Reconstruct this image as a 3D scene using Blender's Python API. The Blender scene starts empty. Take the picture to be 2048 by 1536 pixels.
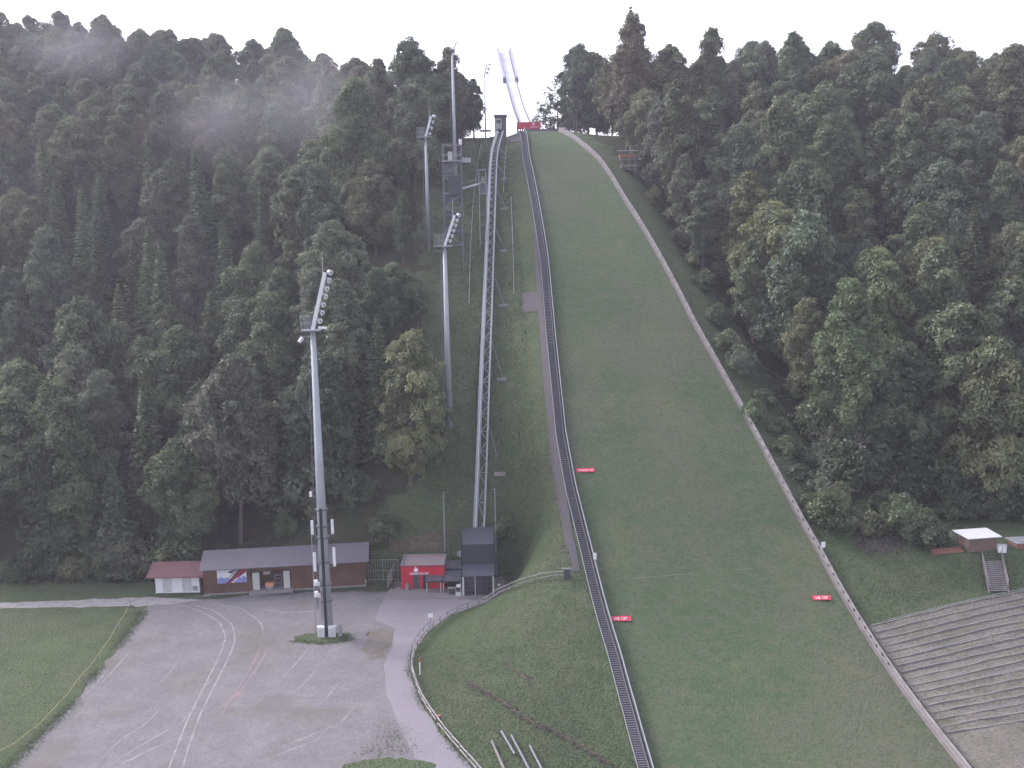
import bpy, bmesh, math, random
import numpy as np
from mathutils import Matrix, Vector
random.seed(7); rng = np.random.default_rng(7)
S = bpy.context.scene
COL = S.collection
R_ = math.radians

# ------------------------------------------------------------------ camera
F_PX = 2000.0; CAM = np.array([0.0, 0.0, 48.0]); PITCH = R_(9.0); ROLL = R_(-1.0)
cam_m = Matrix.Rotation(math.pi / 2 - PITCH, 4, 'X') @ Matrix.Rotation(ROLL, 4, 'Z')
cd = bpy.data.cameras.new('camera'); cam = bpy.data.objects.new('camera', cd); COL.objects.link(cam)
cd.sensor_width = 36; cd.lens = 36 * F_PX / 2048; cd.clip_start = .5; cd.clip_end = 3000
cam.matrix_world = Matrix.Translation(Vector(CAM)) @ cam_m
S.camera = cam

# ------------------------------------------------------------------ sky, sun, exposure
SUN_EL, SUN_AZ = R_(38), R_(-60)      # azimuth from +Y towards +X
w = bpy.data.worlds.new('World'); S.world = w; w.use_nodes = True
nt = w.node_tree; nt.nodes.clear()
sky = nt.nodes.new('ShaderNodeTexSky'); sky.sky_type = 'NISHITA'; sky.sun_disc = False
sky.sun_elevation = SUN_EL; sky.sun_rotation = SUN_AZ; sky.dust_density = 3.0; sky.air_density = 1.0
hsv = nt.nodes.new('ShaderNodeHueSaturation'); hsv.inputs['Saturation'].default_value = .30
mul = nt.nodes.new('ShaderNodeMix'); mul.data_type = 'RGBA'; mul.blend_type = 'MULTIPLY'; mul.inputs['Factor'].default_value = 1
mul.inputs['B'].default_value = (1.0, .985, 1.1, 1)
bg = nt.nodes.new('ShaderNodeBackground'); bg.inputs['Strength'].default_value = .15
wo = nt.nodes.new('ShaderNodeOutputWorld')
nt.links.new(sky.outputs[0], hsv.inputs['Color']); nt.links.new(hsv.outputs[0], mul.inputs['A'])
nt.links.new(mul.outputs['Result'], bg.inputs['Color']); nt.links.new(bg.outputs[0], wo.inputs['Surface'])
ld = bpy.data.lights.new('sun', 'SUN'); ld.energy = .9; ld.angle = R_(18); ld.color = (1, .95, .9)
sun = bpy.data.objects.new('sun', ld); COL.objects.link(sun)
sdir = Vector((math.sin(SUN_AZ) * math.cos(SUN_EL), math.cos(SUN_AZ) * math.cos(SUN_EL), math.sin(SUN_EL)))
sun.rotation_euler = sdir.to_track_quat('Z', 'Y').to_euler(); sun.location = (0, 0, 200)
S.view_settings.view_transform = 'Standard'; S.view_settings.look = 'None'
S.view_settings.exposure = 1.55; S.view_settings.gamma = 1
S.cycles.max_bounces = 5; S.cycles.diffuse_bounces = 3; S.cycles.transmission_bounces = 3
S.cycles.transparent_max_bounces = 6; S.cycles.volume_bounces = 0; S.cycles.use_denoising = True

# ------------------------------------------------------------------ geometry of the place
Mnp = np.array(cam_m.to_3x3())
def ray(px, py):
    v = Mnp @ np.array([px - 1024, -(py - 768), -F_PX]); return v / np.linalg.norm(v)
def proj(p):
    q = Mnp.T @ (np.array(p, float) - CAM); return (1024 + F_PX * q[0] / -q[2], 768 - F_PX * q[1] / -q[2])
def at(px, py, Y):
    d = ray(px, py); return CAM + d * (Y / d[1])
def flat(px, py, z=0.0):
    d = ray(px, py); return CAM + d * ((z - CAM[2]) / d[2])
def sm(t): t = np.clip(t, 0, 1); return t * t * (3 - 2 * t)
ZL = 71.6; LIP = (7.0, 240.0); DX, DY = .1305, -.9914
def hill(x, y):
    n = (x - LIP[0]) * DX + (y - LIP[1]) * DY
    a = .0034; n1 = 85; s1 = .14 + 2 * a * n1; z85 = ZL - 2 - .14 * n1 - a * n1 * n1
    n2 = 116; z2e = z85 - s1 * (n2 - n1); th = math.atan(s1); R = 100
    sn = np.clip(math.sin(th) - (n - n2) / R, 0, 1)
    z3 = z2e - R * (np.sqrt(1 - sn ** 2) - math.cos(th))
    z = np.where(n < n1, ZL - 2 - .14 * n - a * n * n, np.where(n < n2, z85 - s1 * (n - n1), z3))
    return np.where(n < 0, ZL - 2 - .05 * np.minimum(n, 0) * 0 - .06 * np.maximum(-n - 10, 0), z)
def march(px, py, h, up=0.0):
    d = ray(px, py); t = np.arange(60, 480, .08); P = CAM + t[:, None] * d
    b = P[:, 2] < h(P[:, 0], P[:, 1]) + up; i = int(np.argmax(b))
    if not b.any(): return P[int(235 / .08) - 750]
    return P[i]
PL = [(1053, 275), (1058, 320), (1075, 400), (1095, 520), (1110, 680), (1130, 870), (1150, 980), (1180, 1100), (1210, 1220), (1240, 1320), (1270, 1430), (1300, 1536)]
PR = [(1130, 268), (1160, 288), (1200, 323), (1250, 402), (1300, 482), (1390, 652), (1480, 812), (1560, 962), (1640, 1107), (1700, 1217), (1780, 1342), (1860, 1452), (1930, 1540)]
EL = [march(*p, hill) for p in PL]; ER = [march(*p, hill) for p in PR]
ely = np.array([60] + [p[1] for p in EL][::-1] + [244]); elx = np.array([EL[-1][0] + 2.2] + [p[0] for p in EL][::-1] + [EL[0][0] - .6])
ery = np.array([60] + [p[1] for p in ER][::-1] + [241.]); erx = np.array([ER[-1][0] + 3] + [p[0] for p in ER][::-1] + [ER[0][0] - 1.2])
def XL(y): return np.interp(y, ely, elx)
def XR(y): return np.interp(y, ery, erx)
# path / fence line on the level ground
FEN = [(960, 1212), (905, 1230), (860, 1264), (830, 1302), (820, 1342), (838, 1400), (878, 1462), (945, 1540)]
fen = [flat(*p) for p in FEN]
fy = np.array([40, 60] + [p[1] for p in fen][::-1] + [127.5, 133, 400]); fx = np.array([15., 8.] + [p[0] for p in fen][::-1] + [-1.2, -1.2, -1.2])
def XF(y): return np.interp(y, fy, fx)
def leftz(x, y):
    hz = hill(np.full_like(x, -2.0), y)
    off = np.interp(y, [60, 133, 140, 160, 190, 240, 400], [40, 14.6, 9.5, 6, 3.5, 1.2, 1])
    a = np.where(y < 131, 0, np.maximum(hz - off, 0))
    a = np.where((y >= 131) & (y < 137), a * sm((y - 131) / 6), a)
    yc = np.interp(x, [-170, -100, -60, -35, -12], [318, 296, 281, 262, 246])
    y0 = 137.0
    b = np.where(y < yc, .56 * np.maximum(y - y0, 0), .56 * (yc - y0) + .02 * np.minimum(y - yc, 40))
    b = b * sm((y - y0 + 1) / 10) + 0
    t = sm((x + 48) / 34)
    return b * (1 - t) + a * t
def rightz(x, y):
    dx = x - 41
    yf = 111 + .28 * dx; zf = 2 + .05 * dx
    yc = 121 + .03 * dx; zc = 6.9
    terr = zf - .46 * (yf - y); terr = np.maximum(terr, zf - 13)
    bank = zf + (zc - zf) * sm((y - yf) / np.maximum(yc - yf, 1))
    yb = 131.
    up = zc + .60 * (np.minimum(y, 232) - yb) * sm((y - yb) / 8)
    z = np.where(y < yf, terr, np.where(y < yc, bank, np.where(y < yb, zc, up)))
    return z
def H(x, y):
    x = np.asarray(x, float); y = np.asarray(y, float)
    x, y = np.broadcast_arrays(x, y)
    hz = hill(x, y); xl = XL(y); xr = XR(y); xf = XF(y)
    lz = leftz(x, y); rz = rightz(x, y)
    tl = sm((x - xf) / np.maximum(xl - xf, 1)); 
    zl = np.where(x < xf, lz, lz * (1 - tl) + hz * tl)
    tr = sm((x - xr) / 20)
    zr = hz * (1 - tr) + rz * tr
    z = np.where(x < xl, zl, np.where(x < xr, hz, zr))
    back = np.maximum(y - 252, 0) * np.exp(-((x - 4) / 16.) ** 2)
    return z - np.minimum(back * .35, 14)
def G(px, py, up=0.0):
    return march(px, py, H, up)
def gz(x, y): return float(H(x, y))

# ------------------------------------------------------------------ materials
def mat(name, col, rough=.8, spec=.3, noise=None, bump=None, metal=0., trans=0.):
    """noise = [(scale, contrast colour, amount, stretch xyz)]; bump = (scale, strength)"""
    m = bpy.data.materials.new(name); m.use_nodes = True; t = m.node_tree; N = t.nodes; L = t.links
    b = N['Principled BSDF']; b.inputs['Roughness'].default_value = rough; b.inputs['Metallic'].default_value = metal
    b.inputs['Specular IOR Level'].default_value = spec
    tc = N.new('ShaderNodeNewGeometry')
    cur = None
    base = N.new('ShaderNodeRGB'); base.outputs[0].default_value = (*col, 1); cur = base.outputs[0]
    for k in (noise or []):
        sc, c2, amt = k[:3]; st = k[3] if len(k) > 3 else (1, 1, 1); lo, hi = k[4] if len(k) > 4 else (.42, .62)
        mp = N.new('ShaderNodeMapping'); mp.inputs['Scale'].default_value = st; L.new(tc.outputs['Position'], mp.inputs[0])
        n = N.new('ShaderNodeTexNoise'); n.inputs['Scale'].default_value = sc; n.inputs['Detail'].default_value = 6; n.inputs['Roughness'].default_value = .65
        L.new(mp.outputs[0], n.inputs['Vector'])
        r = N.new('ShaderNodeMapRange'); r.inputs['From Min'].default_value = lo; r.inputs['From Max'].default_value = hi; r.inputs['To Max'].default_value = amt
        L.new(n.outputs['Fac'], r.inputs['Value'])
        mx = N.new('ShaderNodeMix'); mx.data_type = 'RGBA'; L.new(r.outputs[0], mx.inputs['Factor']); L.new(cur, mx.inputs['A']); mx.inputs['B'].default_value = (*c2, 1)
        cur = mx.outputs['Result']
    L.new(cur, b.inputs['Base Color'])
    if bump:
        n = N.new('ShaderNodeTexNoise'); n.inputs['Scale'].default_value = bump[0]; n.inputs['Detail'].default_value = 5
        L.new(tc.outputs['Position'], n.inputs['Vector'])
        bp = N.new('ShaderNodeBump'); bp.inputs['Strength'].default_value = bump[1]; bp.inputs['Distance'].default_value = bump[2] if len(bump) > 2 else .1
        L.new(n.outputs['Fac'], bp.inputs['Height']); L.new(bp.outputs[0], b.inputs['Normal'])
    return m
GR = (.09, .12, .055)
M = {}
M['ground'] = mat('meadow', (.086, .12, .056), .95, .1, [(.07, (.105, .10, .07), .6), (.3, (.05, .082, .038), .75), (1.1, (.115, .13, .075), .5), (3.2, (.034, .048, .027), .75, (1, 1, 1), (.48, .62)), (6, (.15, .155, .11), .5, (1, 1, 1), (.52, .64))], (4, 1, .4))
M['landing'] = mat('landing_grass', (.076, .108, .056), .95, .1, [(.035, (.108, .104, .076), .65, (1, 1, .6), (.46, .55)), (.11, (.062, .098, .05), .85, (1, 1, 1), (.46, .6)), (.09, (.15, .15, .07), .3, (1.3, 1, 1), (.54, .64)), (.8, (.115, .115, .08), .6, (.6, 1, 1), (.45, .62)), (2.6, (.042, .06, .034), .55, (.8, 1.2, 1), (.48, .62)), (6, (.15, .16, .105), .4, (.8, 1.2, 1), (.52, .64))], (4, .6, .3))
M['floor'] = mat('forest_floor', (.042, .052, .032), .95, .1, [(.3, (.085, .06, .045), .8), (2.5, (.04, .055, .025), .8)], (3, 1, .3))
M['gravel'] = mat('gravel', (.148, .141, .147), .95, .2, [(.06, (.125, .116, .126), .8), (.3, (.195, .181, .188), .7), (3, (.10, .094, .10), .65, (1, 1, 1), (.5, .66)), (7, (.25, .235, .24), .6, (1, 1, 1), (.52, .66)), (.12, (.125, .118, .09), .7, (1, 1, 1), (.53, .68)), (1.3, (.125, .112, .12), .5, (1, 1, 1), (.5, .62))], (9, .4, .05))
M['track'] = mat('pale_gravel', (.25, .235, .235), .95, .2, [(.9, (.165, .155, .16), 1.0, (1, 1, 1), (.46, .6)), (5, (.3, .285, .28), .6)])
M['redgravel'] = mat('reddish_gravel', (.23, .17, .172), .95, .2, [(.9, (.165, .15, .158), 1.0, (1, 1, 1), (.38, .58)), (7, (.26, .2, .2), .4)])
M['asphalt'] = mat('asphalt', (.20, .184, .205), .85, .3, [(.2, (.165, .152, .172), .8), (2.5, (.23, .212, .225), .4), (7, (.14, .13, .145), .45, (1, 1, 1), (.5, .64))], (14, .25, .03))
M['paving'] = mat('paving', (.185, .165, .165), .85, .3, [(.6, (.15, .134, .134), .7), (6, (.21, .185, .185), .5)], (14, .25, .03))
M['strip'] = mat('dark_gravel', (.082, .073, .088), .95, .2, [(.5, (.07, .074, .05), .8), (5, (.12, .108, .12), .5)], (8, .5, .06))
M['soil'] = mat('bare_soil', (.082, .075, .052), .95, .1, [(1.5, (.2, .155, .13), .6), (5, (.07, .06, .035), .7)], (5, .9, .15))
M['terrace'] = mat('terrace_earth', (.19, .172, .148), .95, .1, [(.3, (.11, .118, .075), .7, (1, 1, 1), (.42, .62)), (1.2, (.25, .225, .2), .6), (4, (.075, .072, .055), .7, (1, 1, 1), (.48, .62))], (5, .7, .12))
M['wood_grey'] = mat('weathered_wood', (.2, .183, .178), .85, .2, [(.6, (.135, .122, .118), .8), (5, (.24, .22, .22), .5)])
M['wood_pale'] = mat('pale_wood', (.27, .25, .25), .85, .2, [(.8, (.16, .145, .145), .8), (5, (.34, .315, .315), .4)])
M['mast'] = mat('mast_steel', (.36, .375, .40), .5, .5, [(.5, (.29, .305, .33), .7), (3, (.42, .435, .46), .3)], metal=.2)
M['galv'] = mat('galvanised_steel', (.27, .285, .305), .5, .5, [(.8, (.22, .23, .25), .7), (6, (.36, .375, .40), .3)], metal=.25)
M['galv_dark'] = mat('dark_steel', (.16, .155, .18), .55, .5, [(2, (.11, .11, .13), .7)], metal=.2)
M['stair'] = mat('stair_steel', (.13, .125, .145), .6, .4, [(3, (.18, .17, .19), .6)], metal=.2)
M['black'] = mat('black_part', (.02, .02, .024), .6, .4)
M['clad'] = mat('charcoal_sheet', (.045, .046, .062), .42, .5, [(1.3, (.06, .062, .08), .6)])
M['clad2'] = mat('charcoal_roof_sheet', (.075, .078, .10), .42, .5, [(1.3, (.10, .102, .125), .6)])
M['white'] = mat('white_paint', (.74, .73, .75), .55, .4, [(1.5, (.62, .61, .62), .5)])
M['offwhite'] = mat('grey_white', (.52, .52, .52), .6, .4, [(2, (.42, .42, .42), .5)])
M['red'] = mat('red_render', (.52, .022, .04), .65, .3, [(1.2, (.40, .02, .035), .7)])
M['redsign'] = mat('red_board', (.6, .045, .085), .5, .4, [(3, (.5, .04, .07), .5)])
M['shed'] = mat('brown_boards', (.10, .058, .044), .8, .2, [(2.2, (.15, .085, .055), .8, (3, 3, .15)), (8, (.06, .035, .032), .6, (3, 3, .2)), (.3, (.19, .10, .065), .5)])
M['roof_grey'] = mat('grey_roof_felt', (.135, .125, .145), .7, .3, [(.5, (.11, .10, .12), .7), (5, (.16, .148, .165), .5)])
M['roof_brown'] = mat('brown_roof_tiles', (.17, .085, .085), .75, .3, [(.7, (.13, .068, .07), .7), (7, (.2, .11, .105), .5)])
M['roof_flat'] = mat('gravelled_roof', (.30, .255, .25), .9, .2, [(.8, (.24, .2, .2), .7), (8, (.35, .3, .29), .5)])
M['glass'] = mat('dark_glass', (.035, .035, .045), .12, .6, [(.7, (.09, .085, .10), .8)])
M['door'] = mat('grey_green_door', (.05, .062, .068), .6, .4)
M['doorpale'] = mat('pale_door', (.45, .47, .44), .6, .4, [(2, (.38, .4, .38), .5)])
M['orange'] = mat('orange_box', (.55, .26, .14), .7, .3)
M['bark'] = mat('bark', (.12, .10, .085), .9, .1, [(3, (.22, .19, .17), .6, (1, 1, .3)), (9, (.06, .05, .045), .6)])
M['inrun'] = mat('inrun_track', (.84, .84, .87), .45, .5, [(.4, (.6, .58, .68), .6)])
M['gallery'] = mat('lavender_panel', (.42, .40, .52), .5, .4, [(.8, (.34, .32, .44), .7)])
M['inrun_side'] = mat('inrun_side', (.12, .11, .17), .6, .4)
M['blue'] = mat('poster_blue', (.16, .18, .42), .5, .4, [(2.5, (.34, .36, .6), .8)])
M['postersky'] = mat('poster_pale', (.60, .62, .68), .5, .4, [(1.5, (.72, .72, .74), .7)])
M['maroon'] = mat('poster_maroon', (.22, .03, .06), .5, .4, [(2, (.32, .05, .08), .6)])
M['rust'] = mat('rusty_board', (.30, .13, .10), .8, .2, [(2, (.22, .12, .1), .7)])
M['rope'] = mat('rope', (.42, .36, .16), .8, .2)
M['stone'] = mat('stone', (.085, .07, .065), .9, .2, [(1.5, (.05, .04, .038), .8), (5, (.2, .18, .17), .6, (1, 1, 1), (.5, .6))])
M['concrete'] = mat('concrete', (.22, .2, .205), .85, .2, [(1, (.28, .26, .26), .6)])

def leafmat():
    m = bpy.data.materials.new('leaves'); m.use_nodes = True; t = m.node_tree; N = t.nodes; L = t.links; N.clear()
    o = N.new('ShaderNodeOutputMaterial'); oi = N.new('ShaderNodeObjectInfo')
    at_ = N.new('ShaderNodeAttribute'); at_.attribute_name = 'tint'
    h = N.new('ShaderNodeHueSaturation'); L.new(oi.outputs['Color'], h.inputs['Color'])
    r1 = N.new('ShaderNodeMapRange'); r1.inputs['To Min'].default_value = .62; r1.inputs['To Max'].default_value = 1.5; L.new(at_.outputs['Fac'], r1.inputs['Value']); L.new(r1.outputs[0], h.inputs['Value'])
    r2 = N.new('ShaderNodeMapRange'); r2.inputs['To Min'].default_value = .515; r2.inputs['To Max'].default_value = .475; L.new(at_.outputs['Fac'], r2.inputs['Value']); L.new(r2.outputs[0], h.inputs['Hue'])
    d = N.new('ShaderNodeBsdfDiffuse'); tr = N.new('ShaderNodeBsdfTranslucent'); L.new(h.outputs[0], d.inputs[0]); L.new(h.outputs[0], tr.inputs[0])
    mx = N.new('ShaderNodeMixShader'); mx.inputs[0].default_value = .3; L.new(d.outputs[0], mx.inputs[1]); L.new(tr.outputs[0], mx.inputs[2])
    gl = N.new('ShaderNodeBsdfGlossy'); gl.inputs['Roughness'].default_value = .55; gl.inputs[0].default_value = (.8, .8, .85, 1)
    m2 = N.new('ShaderNodeMixShader'); m2.inputs[0].default_value = .035; L.new(mx.outputs[0], m2.inputs[1]); L.new(gl.outputs[0], m2.inputs[2])
    L.new(m2.outputs[0], o.inputs[0]); return m
M['leaf'] = leafmat()

# ------------------------------------------------------------------ mesh helpers
class MB:
    def __init__(s): s.v = []; s.f = []; s.mi = []; s.m = 0
    def poly(s, pts):
        b = len(s.v); s.v += [tuple(map(float, p)) for p in pts]; s.f.append(tuple(range(b, b + len(pts)))); s.mi.append(s.m); return s
    def hexa(s, c):  # 8 corners: bottom 4 then top 4
        b = len(s.v); s.v += [tuple(map(float, p)) for p in c]
        for q in ((0, 3, 2, 1), (4, 5, 6, 7), (0, 1, 5, 4), (1, 2, 6, 5), (2, 3, 7, 6), (3, 0, 4, 7)):
            s.f.append(tuple(b + i for i in q)); s.mi.append(s.m)
        return s
    def box(s, o, ux, uy, uz):  # corner and three edge vectors
        o, ux, uy, uz = map(np.array, (o, ux, uy, uz)); o = o.astype(float)
        return s.hexa([o, o + ux, o + ux + uy, o + uy, o + uz, o + ux + uz, o + ux + uy + uz, o + uy + uz])
    def beam(s, p, q, wd, ht=None, up=(0, 0, 1)):
        p = np.array(p, float); q = np.array(q, float); d = q - p; l = np.linalg.norm(d)
        if l < 1e-6: return s
        d /= l; ht = ht or wd; up = np.array(up, float)
        a = np.cross(d, up)
        if np.linalg.norm(a) < 1e-3: a = np.cross(d, (0, 1, 0))
        a /= np.linalg.norm(a); b = np.cross(a, d)
        return s.box(p - a * wd / 2 - b * ht / 2, a * wd, b * ht, d * l)
    def tube(s, p, q, r0, r1=None, n=10, cap=True):
        p = np.array(p, float); q = np.array(q, float); r1 = r0 if r1 is None else r1
        d = q - p; l = np.linalg.norm(d); d /= l
        a = np.cross(d, (0, 0, 1)) if abs(d[2]) < .9 else np.cross(d, (0, 1, 0)); a /= np.linalg.norm(a); c = np.cross(d, a)
        b = len(s.v)
        for k in range(n):
            t = 2 * math.pi * k / n; e = a * math.cos(t) + c * math.sin(t)
            s.v.append(tuple(p + e * r0)); s.v.append(tuple(q + e * r1))
        for k in range(n):
            j = (k + 1) % n; s.f.append((b + 2 * k, b + 2 * j, b + 2 * j + 1, b + 2 * k + 1)); s.mi.append(s.m)
        if cap:
            s.f.append(tuple(b + 2 * k for k in range(n))[::-1]); s.mi.append(s.m)
            s.f.append(tuple(b + 2 * k + 1 for k in range(n))); s.mi.append(s.m)
        return s
    def path(s, pts, wd, ht=None):
        for a, b in zip(pts[:-1], pts[1:]): s.beam(a, b, wd, ht)
        return s
    def tpath(s, pts, r, n=6):
        for a, b in zip(pts[:-1], pts[1:]): s.tube(a, b, r, r, n)
        return s
def mesh_obj(name, v, f, mats, parent=None, loc=(0, 0, 0), mi=None, smooth=False):
    me = bpy.data.meshes.new(name); me.from_pydata([tuple(p) for p in v], [], f); me.update()
    for m in (mats if isinstance(mats, (list, tuple)) else [mats]): me.materials.append(m)
    if mi is not None: me.polygons.foreach_set('material_index', mi)
    if smooth: me.polygons.foreach_set('use_smooth', [True] * len(me.polygons))
    o = bpy.data.objects.new(name, me); COL.objects.link(o)
    if parent is not None: o.parent = parent
    else: o.location = loc
    return o
def origin(parent):
    p = Vector((0, 0, 0))
    while parent is not None: p += parent.location; parent = parent.parent
    return p
def part(name, mb, mats, parent, label=None, kind=None, smooth=False):
    o_ = origin(parent)
    o = mesh_obj(name, [(a[0] - o_.x, a[1] - o_.y, a[2] - o_.z) for a in mb.v], mb.f, mats, parent, mi=mb.mi if isinstance(mats, (list, tuple)) else None, smooth=smooth)
    if label: o['label'] = label
    if kind: o['kind'] = kind
    return o
def tag(o, label=None, cat=None, group=None, kind=None):
    if label: o['label'] = label
    if cat: o['category'] = cat
    if group: o['group'] = group
    if kind: o['kind'] = kind
    return o
def thing(name, loc, label, cat, group=None):
    o = bpy.data.objects.new(name, None); o.empty_display_size = .5; COL.objects.link(o); o.location = tuple(map(float, loc))
    return tag(o, label, cat, group)
def single(name, mb, mats, loc, label, cat, group=None, smooth=False):
    o = mesh_obj(name, [(a[0] - loc[0], a[1] - loc[1], a[2] - loc[2]) for a in mb.v], mb.f, mats, None, tuple(map(float, loc)), mi=mb.mi if isinstance(mats, (list, tuple)) else None, smooth=smooth)
    return tag(o, label, cat, group)
def text_mb(s, size, o, ux, uy, depth=.03):
    """letters as solid mesh: o = lower left corner, ux, uy = unit vectors"""
    c = bpy.data.curves.new('t', 'FONT'); c.body = s; c.size = size; c.extrude = depth / 2; c.offset = size * .012
    ob = bpy.data.objects.new('t', c); COL.objects.link(ob); bpy.context.view_layer.update()
    me = bpy.data.meshes.new_from_object(ob.evaluated_get(bpy.context.evaluated_depsgraph_get()))
    o, ux, uy = map(lambda a: np.array(a, float), (o, ux, uy)); uz = np.cross(ux, uy)
    mb = MB(); mb.v = [tuple(o + ux * v.co.x + uy * v.co.y + uz * v.co.z) for v in me.vertices]
    mb.f = [tuple(p.vertices) for p in me.polygons]; mb.mi = [0] * len(mb.f)
    wd = max(v.co.x for v in me.vertices) if len(me.vertices) else 0
    bpy.data.objects.remove(ob); bpy.data.curves.remove(c); bpy.data.meshes.remove(me)
    return mb, wd
def sheet(name, left, right, ncross, mats, lift, label=None, kind='structure', surf=True, parent=None):
    """a strip draped on the ground between two plan polylines"""
    v = []; f = []
    for a, b in zip(left, right):
        for k in range(ncross + 1):
            t = k / ncross; x = a[0] * (1 - t) + b[0] * t; y = a[1] * (1 - t) + b[1] * t
            v.append((x, y, (gz(x, y) if surf else a[2] * (1 - t) + b[2] * t) + lift))
    w_ = ncross + 1
    for i in range(len(left) - 1):
        for k in range(ncross): f.append((i * w_ + k, i * w_ + k + 1, (i + 1) * w_ + k + 1, (i + 1) * w_ + k))
    o = mesh_obj(name, v, f, mats, parent)
    if kind: o['kind'] = kind
    if label: o['label'] = label
    return o
def resample(pts, step):
    P = np.array([p[:3] for p in pts], float); d = np.r_[0, np.cumsum(np.linalg.norm(np.diff(P[:, :2], axis=0), axis=1))]
    n = max(2, int(round(d[-1] / step)) + 1); s = np.linspace(0, d[-1], n)
    return np.c_[np.interp(s, d, P[:, 0]), np.interp(s, d, P[:, 1]), np.interp(s, d, P[:, 2])]
def smoothline(pts, step, n=3):
    P = resample(pts, step)
    for _ in range(n):
        Q = P.copy(); Q[1:-1] = (P[:-2] + 2 * P[1:-1] + P[2:]) / 4; P = Q
    return P
def ragged(pts, amp, step=.35, seed=1):
    P = resample(pts + [pts[0]], step)[:-1]; r = np.random.default_rng(seed); n = len(P)
    k = r.normal(size=n); k2 = r.normal(size=n)
    for _ in range(2): k = (np.roll(k, 1) + 2 * k + np.roll(k, -1)) / 4; k2 = (np.roll(k2, 1) + 2 * k2 + np.roll(k2, -1)) / 4
    P[:, 0] += k * amp * 1.6; P[:, 1] += k2 * amp * 1.6
    return P
def flatpoly(name, P, z, m, label=None, parent=None, kind='structure'):
    bm = bmesh.new(); vs = [bm.verts.new((p[0], p[1], z)) for p in P]; f = bm.faces.new(vs)
    if f.normal.z < 0 or sum((P[i][0] * P[(i + 1) % len(P)][1] - P[(i + 1) % len(P)][0] * P[i][1]) for i in range(len(P))) < 0: f.normal_flip()
    bmesh.ops.triangulate(bm, faces=[f]); me = bpy.data.meshes.new(name); bm.to_mesh(me); bm.free(); me.materials.append(m)
    o = bpy.data.objects.new(name, me); COL.objects.link(o)
    if parent is not None: o.parent = parent
    if kind: o['kind'] = kind
    if label: o['label'] = label
    return o
def copy_tree(root):
    c = root.copy(); COL.objects.link(c)
    for ch in root.children:
        d = ch.copy(); COL.objects.link(d); d.parent = c
        for g in ch.children:
            e = g.copy(); COL.objects.link(e); e.parent = d
    return c

# ------------------------------------------------------------------ terrain
def grid_ground(name, xs, ys, m, zfun=H, lift=0):
    X, Y = np.meshgrid(xs, ys); Z = zfun(X, Y) + lift
    rg = np.random.default_rng(3)
    nx = len(xs); v = np.c_[X.ravel(), Y.ravel(), Z.ravel()]
    i = np.arange(len(ys) - 1)[:, None] * nx + np.arange(nx - 1)[None]; i = i.ravel()
    f = np.c_[i, i + 1, i + nx + 1, i + nx].tolist()
    return mesh_obj(name, v, f, m, smooth=True), v, f
xs = np.r_[np.arange(-900, -180, 30), np.arange(-180, -40, 2.), np.arange(-40, 70, .8), np.arange(70, 180, 2.), np.arange(180, 900, 30)]
ys = np.r_[np.arange(-60, 60, 10), np.arange(60, 150, .8), np.arange(150, 255, 1.4), np.arange(255, 420, 3), np.arange(420, 900, 30)]
def edgeL(y): return np.interp(y, [120, 132, 140, 150, 165, 180, 195, 215, 240, 300], [-18, -17.5, -15, -14, -14.5, -15, -14.5, -10, -7, -6])
def edgeR(y): return XR(y) + np.interp(y, [110, 128, 133, 150, 180, 205, 235, 300], [4, 5, 6.3, 7.2, 5.8, 4.8, 3.2, 2])
rg0 = np.random.default_rng(44)
g, gv, gf = grid_ground('ground', xs, ys, [M['ground'], M['floor']])
cx = gv[:, 0]; cy = gv[:, 1]
jit = 1.6 * np.sin(cy * .9 + np.sin(cy * .37) * 3) + rg0.normal(0, .7, len(cx)); forest = ((cx < edgeL(cy) + jit) & (cy > 133.5 + jit * .5)) | ((cx > edgeR(cy) + 1.5 + jit) & (cy > 133 + jit * .5))
g.data.polygons.foreach_set('material_index', [1 if forest[q[0]] and forest[q[2]] else 0 for q in gf])
tag(g, kind='structure')

# landing slope: its own sheet over the ground
yy = np.r_[np.arange(64, 241.5, 1.0)]
sheet('landing_slope', [(float(XL(y)) + .15, y) for y in yy], [(float(XR(y)) - .1, y) for y in yy], 30, M['landing'], .04)

# level ground: lot, path, forecourt
lotpx = [(300, 1207), (404, 1199), (520, 1190), (640, 1184), (735, 1180), (790, 1183), (780, 1197), (770, 1240), (805, 1258), (800, 1290), (790, 1330), (795, 1390), (820, 1450), (870, 1560)]
lot_c = [flat(*p) for p in lotpx] + [flat(900, 1640), flat(-100, 1640)] + [flat(*p) for p in ((-10, 1562), (60, 1492), (150, 1402), (205, 1332), (262, 1258), (288, 1222))]
lot = flatpoly('gravel_lot', ragged(lot_c, .2), .02, M['gravel'])
lane = [flat(-120, 1214), flat(0, 1206), flat(120, 1202), flat(290, 1194), flat(420, 1190), flat(420, 1199), flat(300, 1212), flat(270, 1213), flat(120, 1215), flat(0, 1217), flat(-120, 1226)]
flatpoly('lane', ragged(lane, .12, .4, 2), .027, M['track'])
pathL = [(768, 1197), (748, 1240), (790, 1258), (785, 1290), (768, 1330), (773, 1390), (798, 1450), (838, 1536), (880, 1600)]
pathR = [(1010, 1600), (945, 1540), (878, 1462), (838, 1400), (818, 1342), (828, 1302), (857, 1264), (903, 1229), (962, 1209), (985, 1200)]
flatpoly('path', ragged([flat(*p) for p in pathL + pathR], .05, .5, 4), .034, M['asphalt'])
flatpoly('forecourt', [flat(*p) for p in ((766, 1197.5), (800, 1150), (812, 1110), (900, 1105), (1012, 1105), (1018, 1186), (985, 1196.5))], .05, M['paving'])
mb = MB(); a, b = flat(766, 1198.5, .03), flat(985, 1197.5, .03); mb.beam(a, b, .12, .12)
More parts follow.
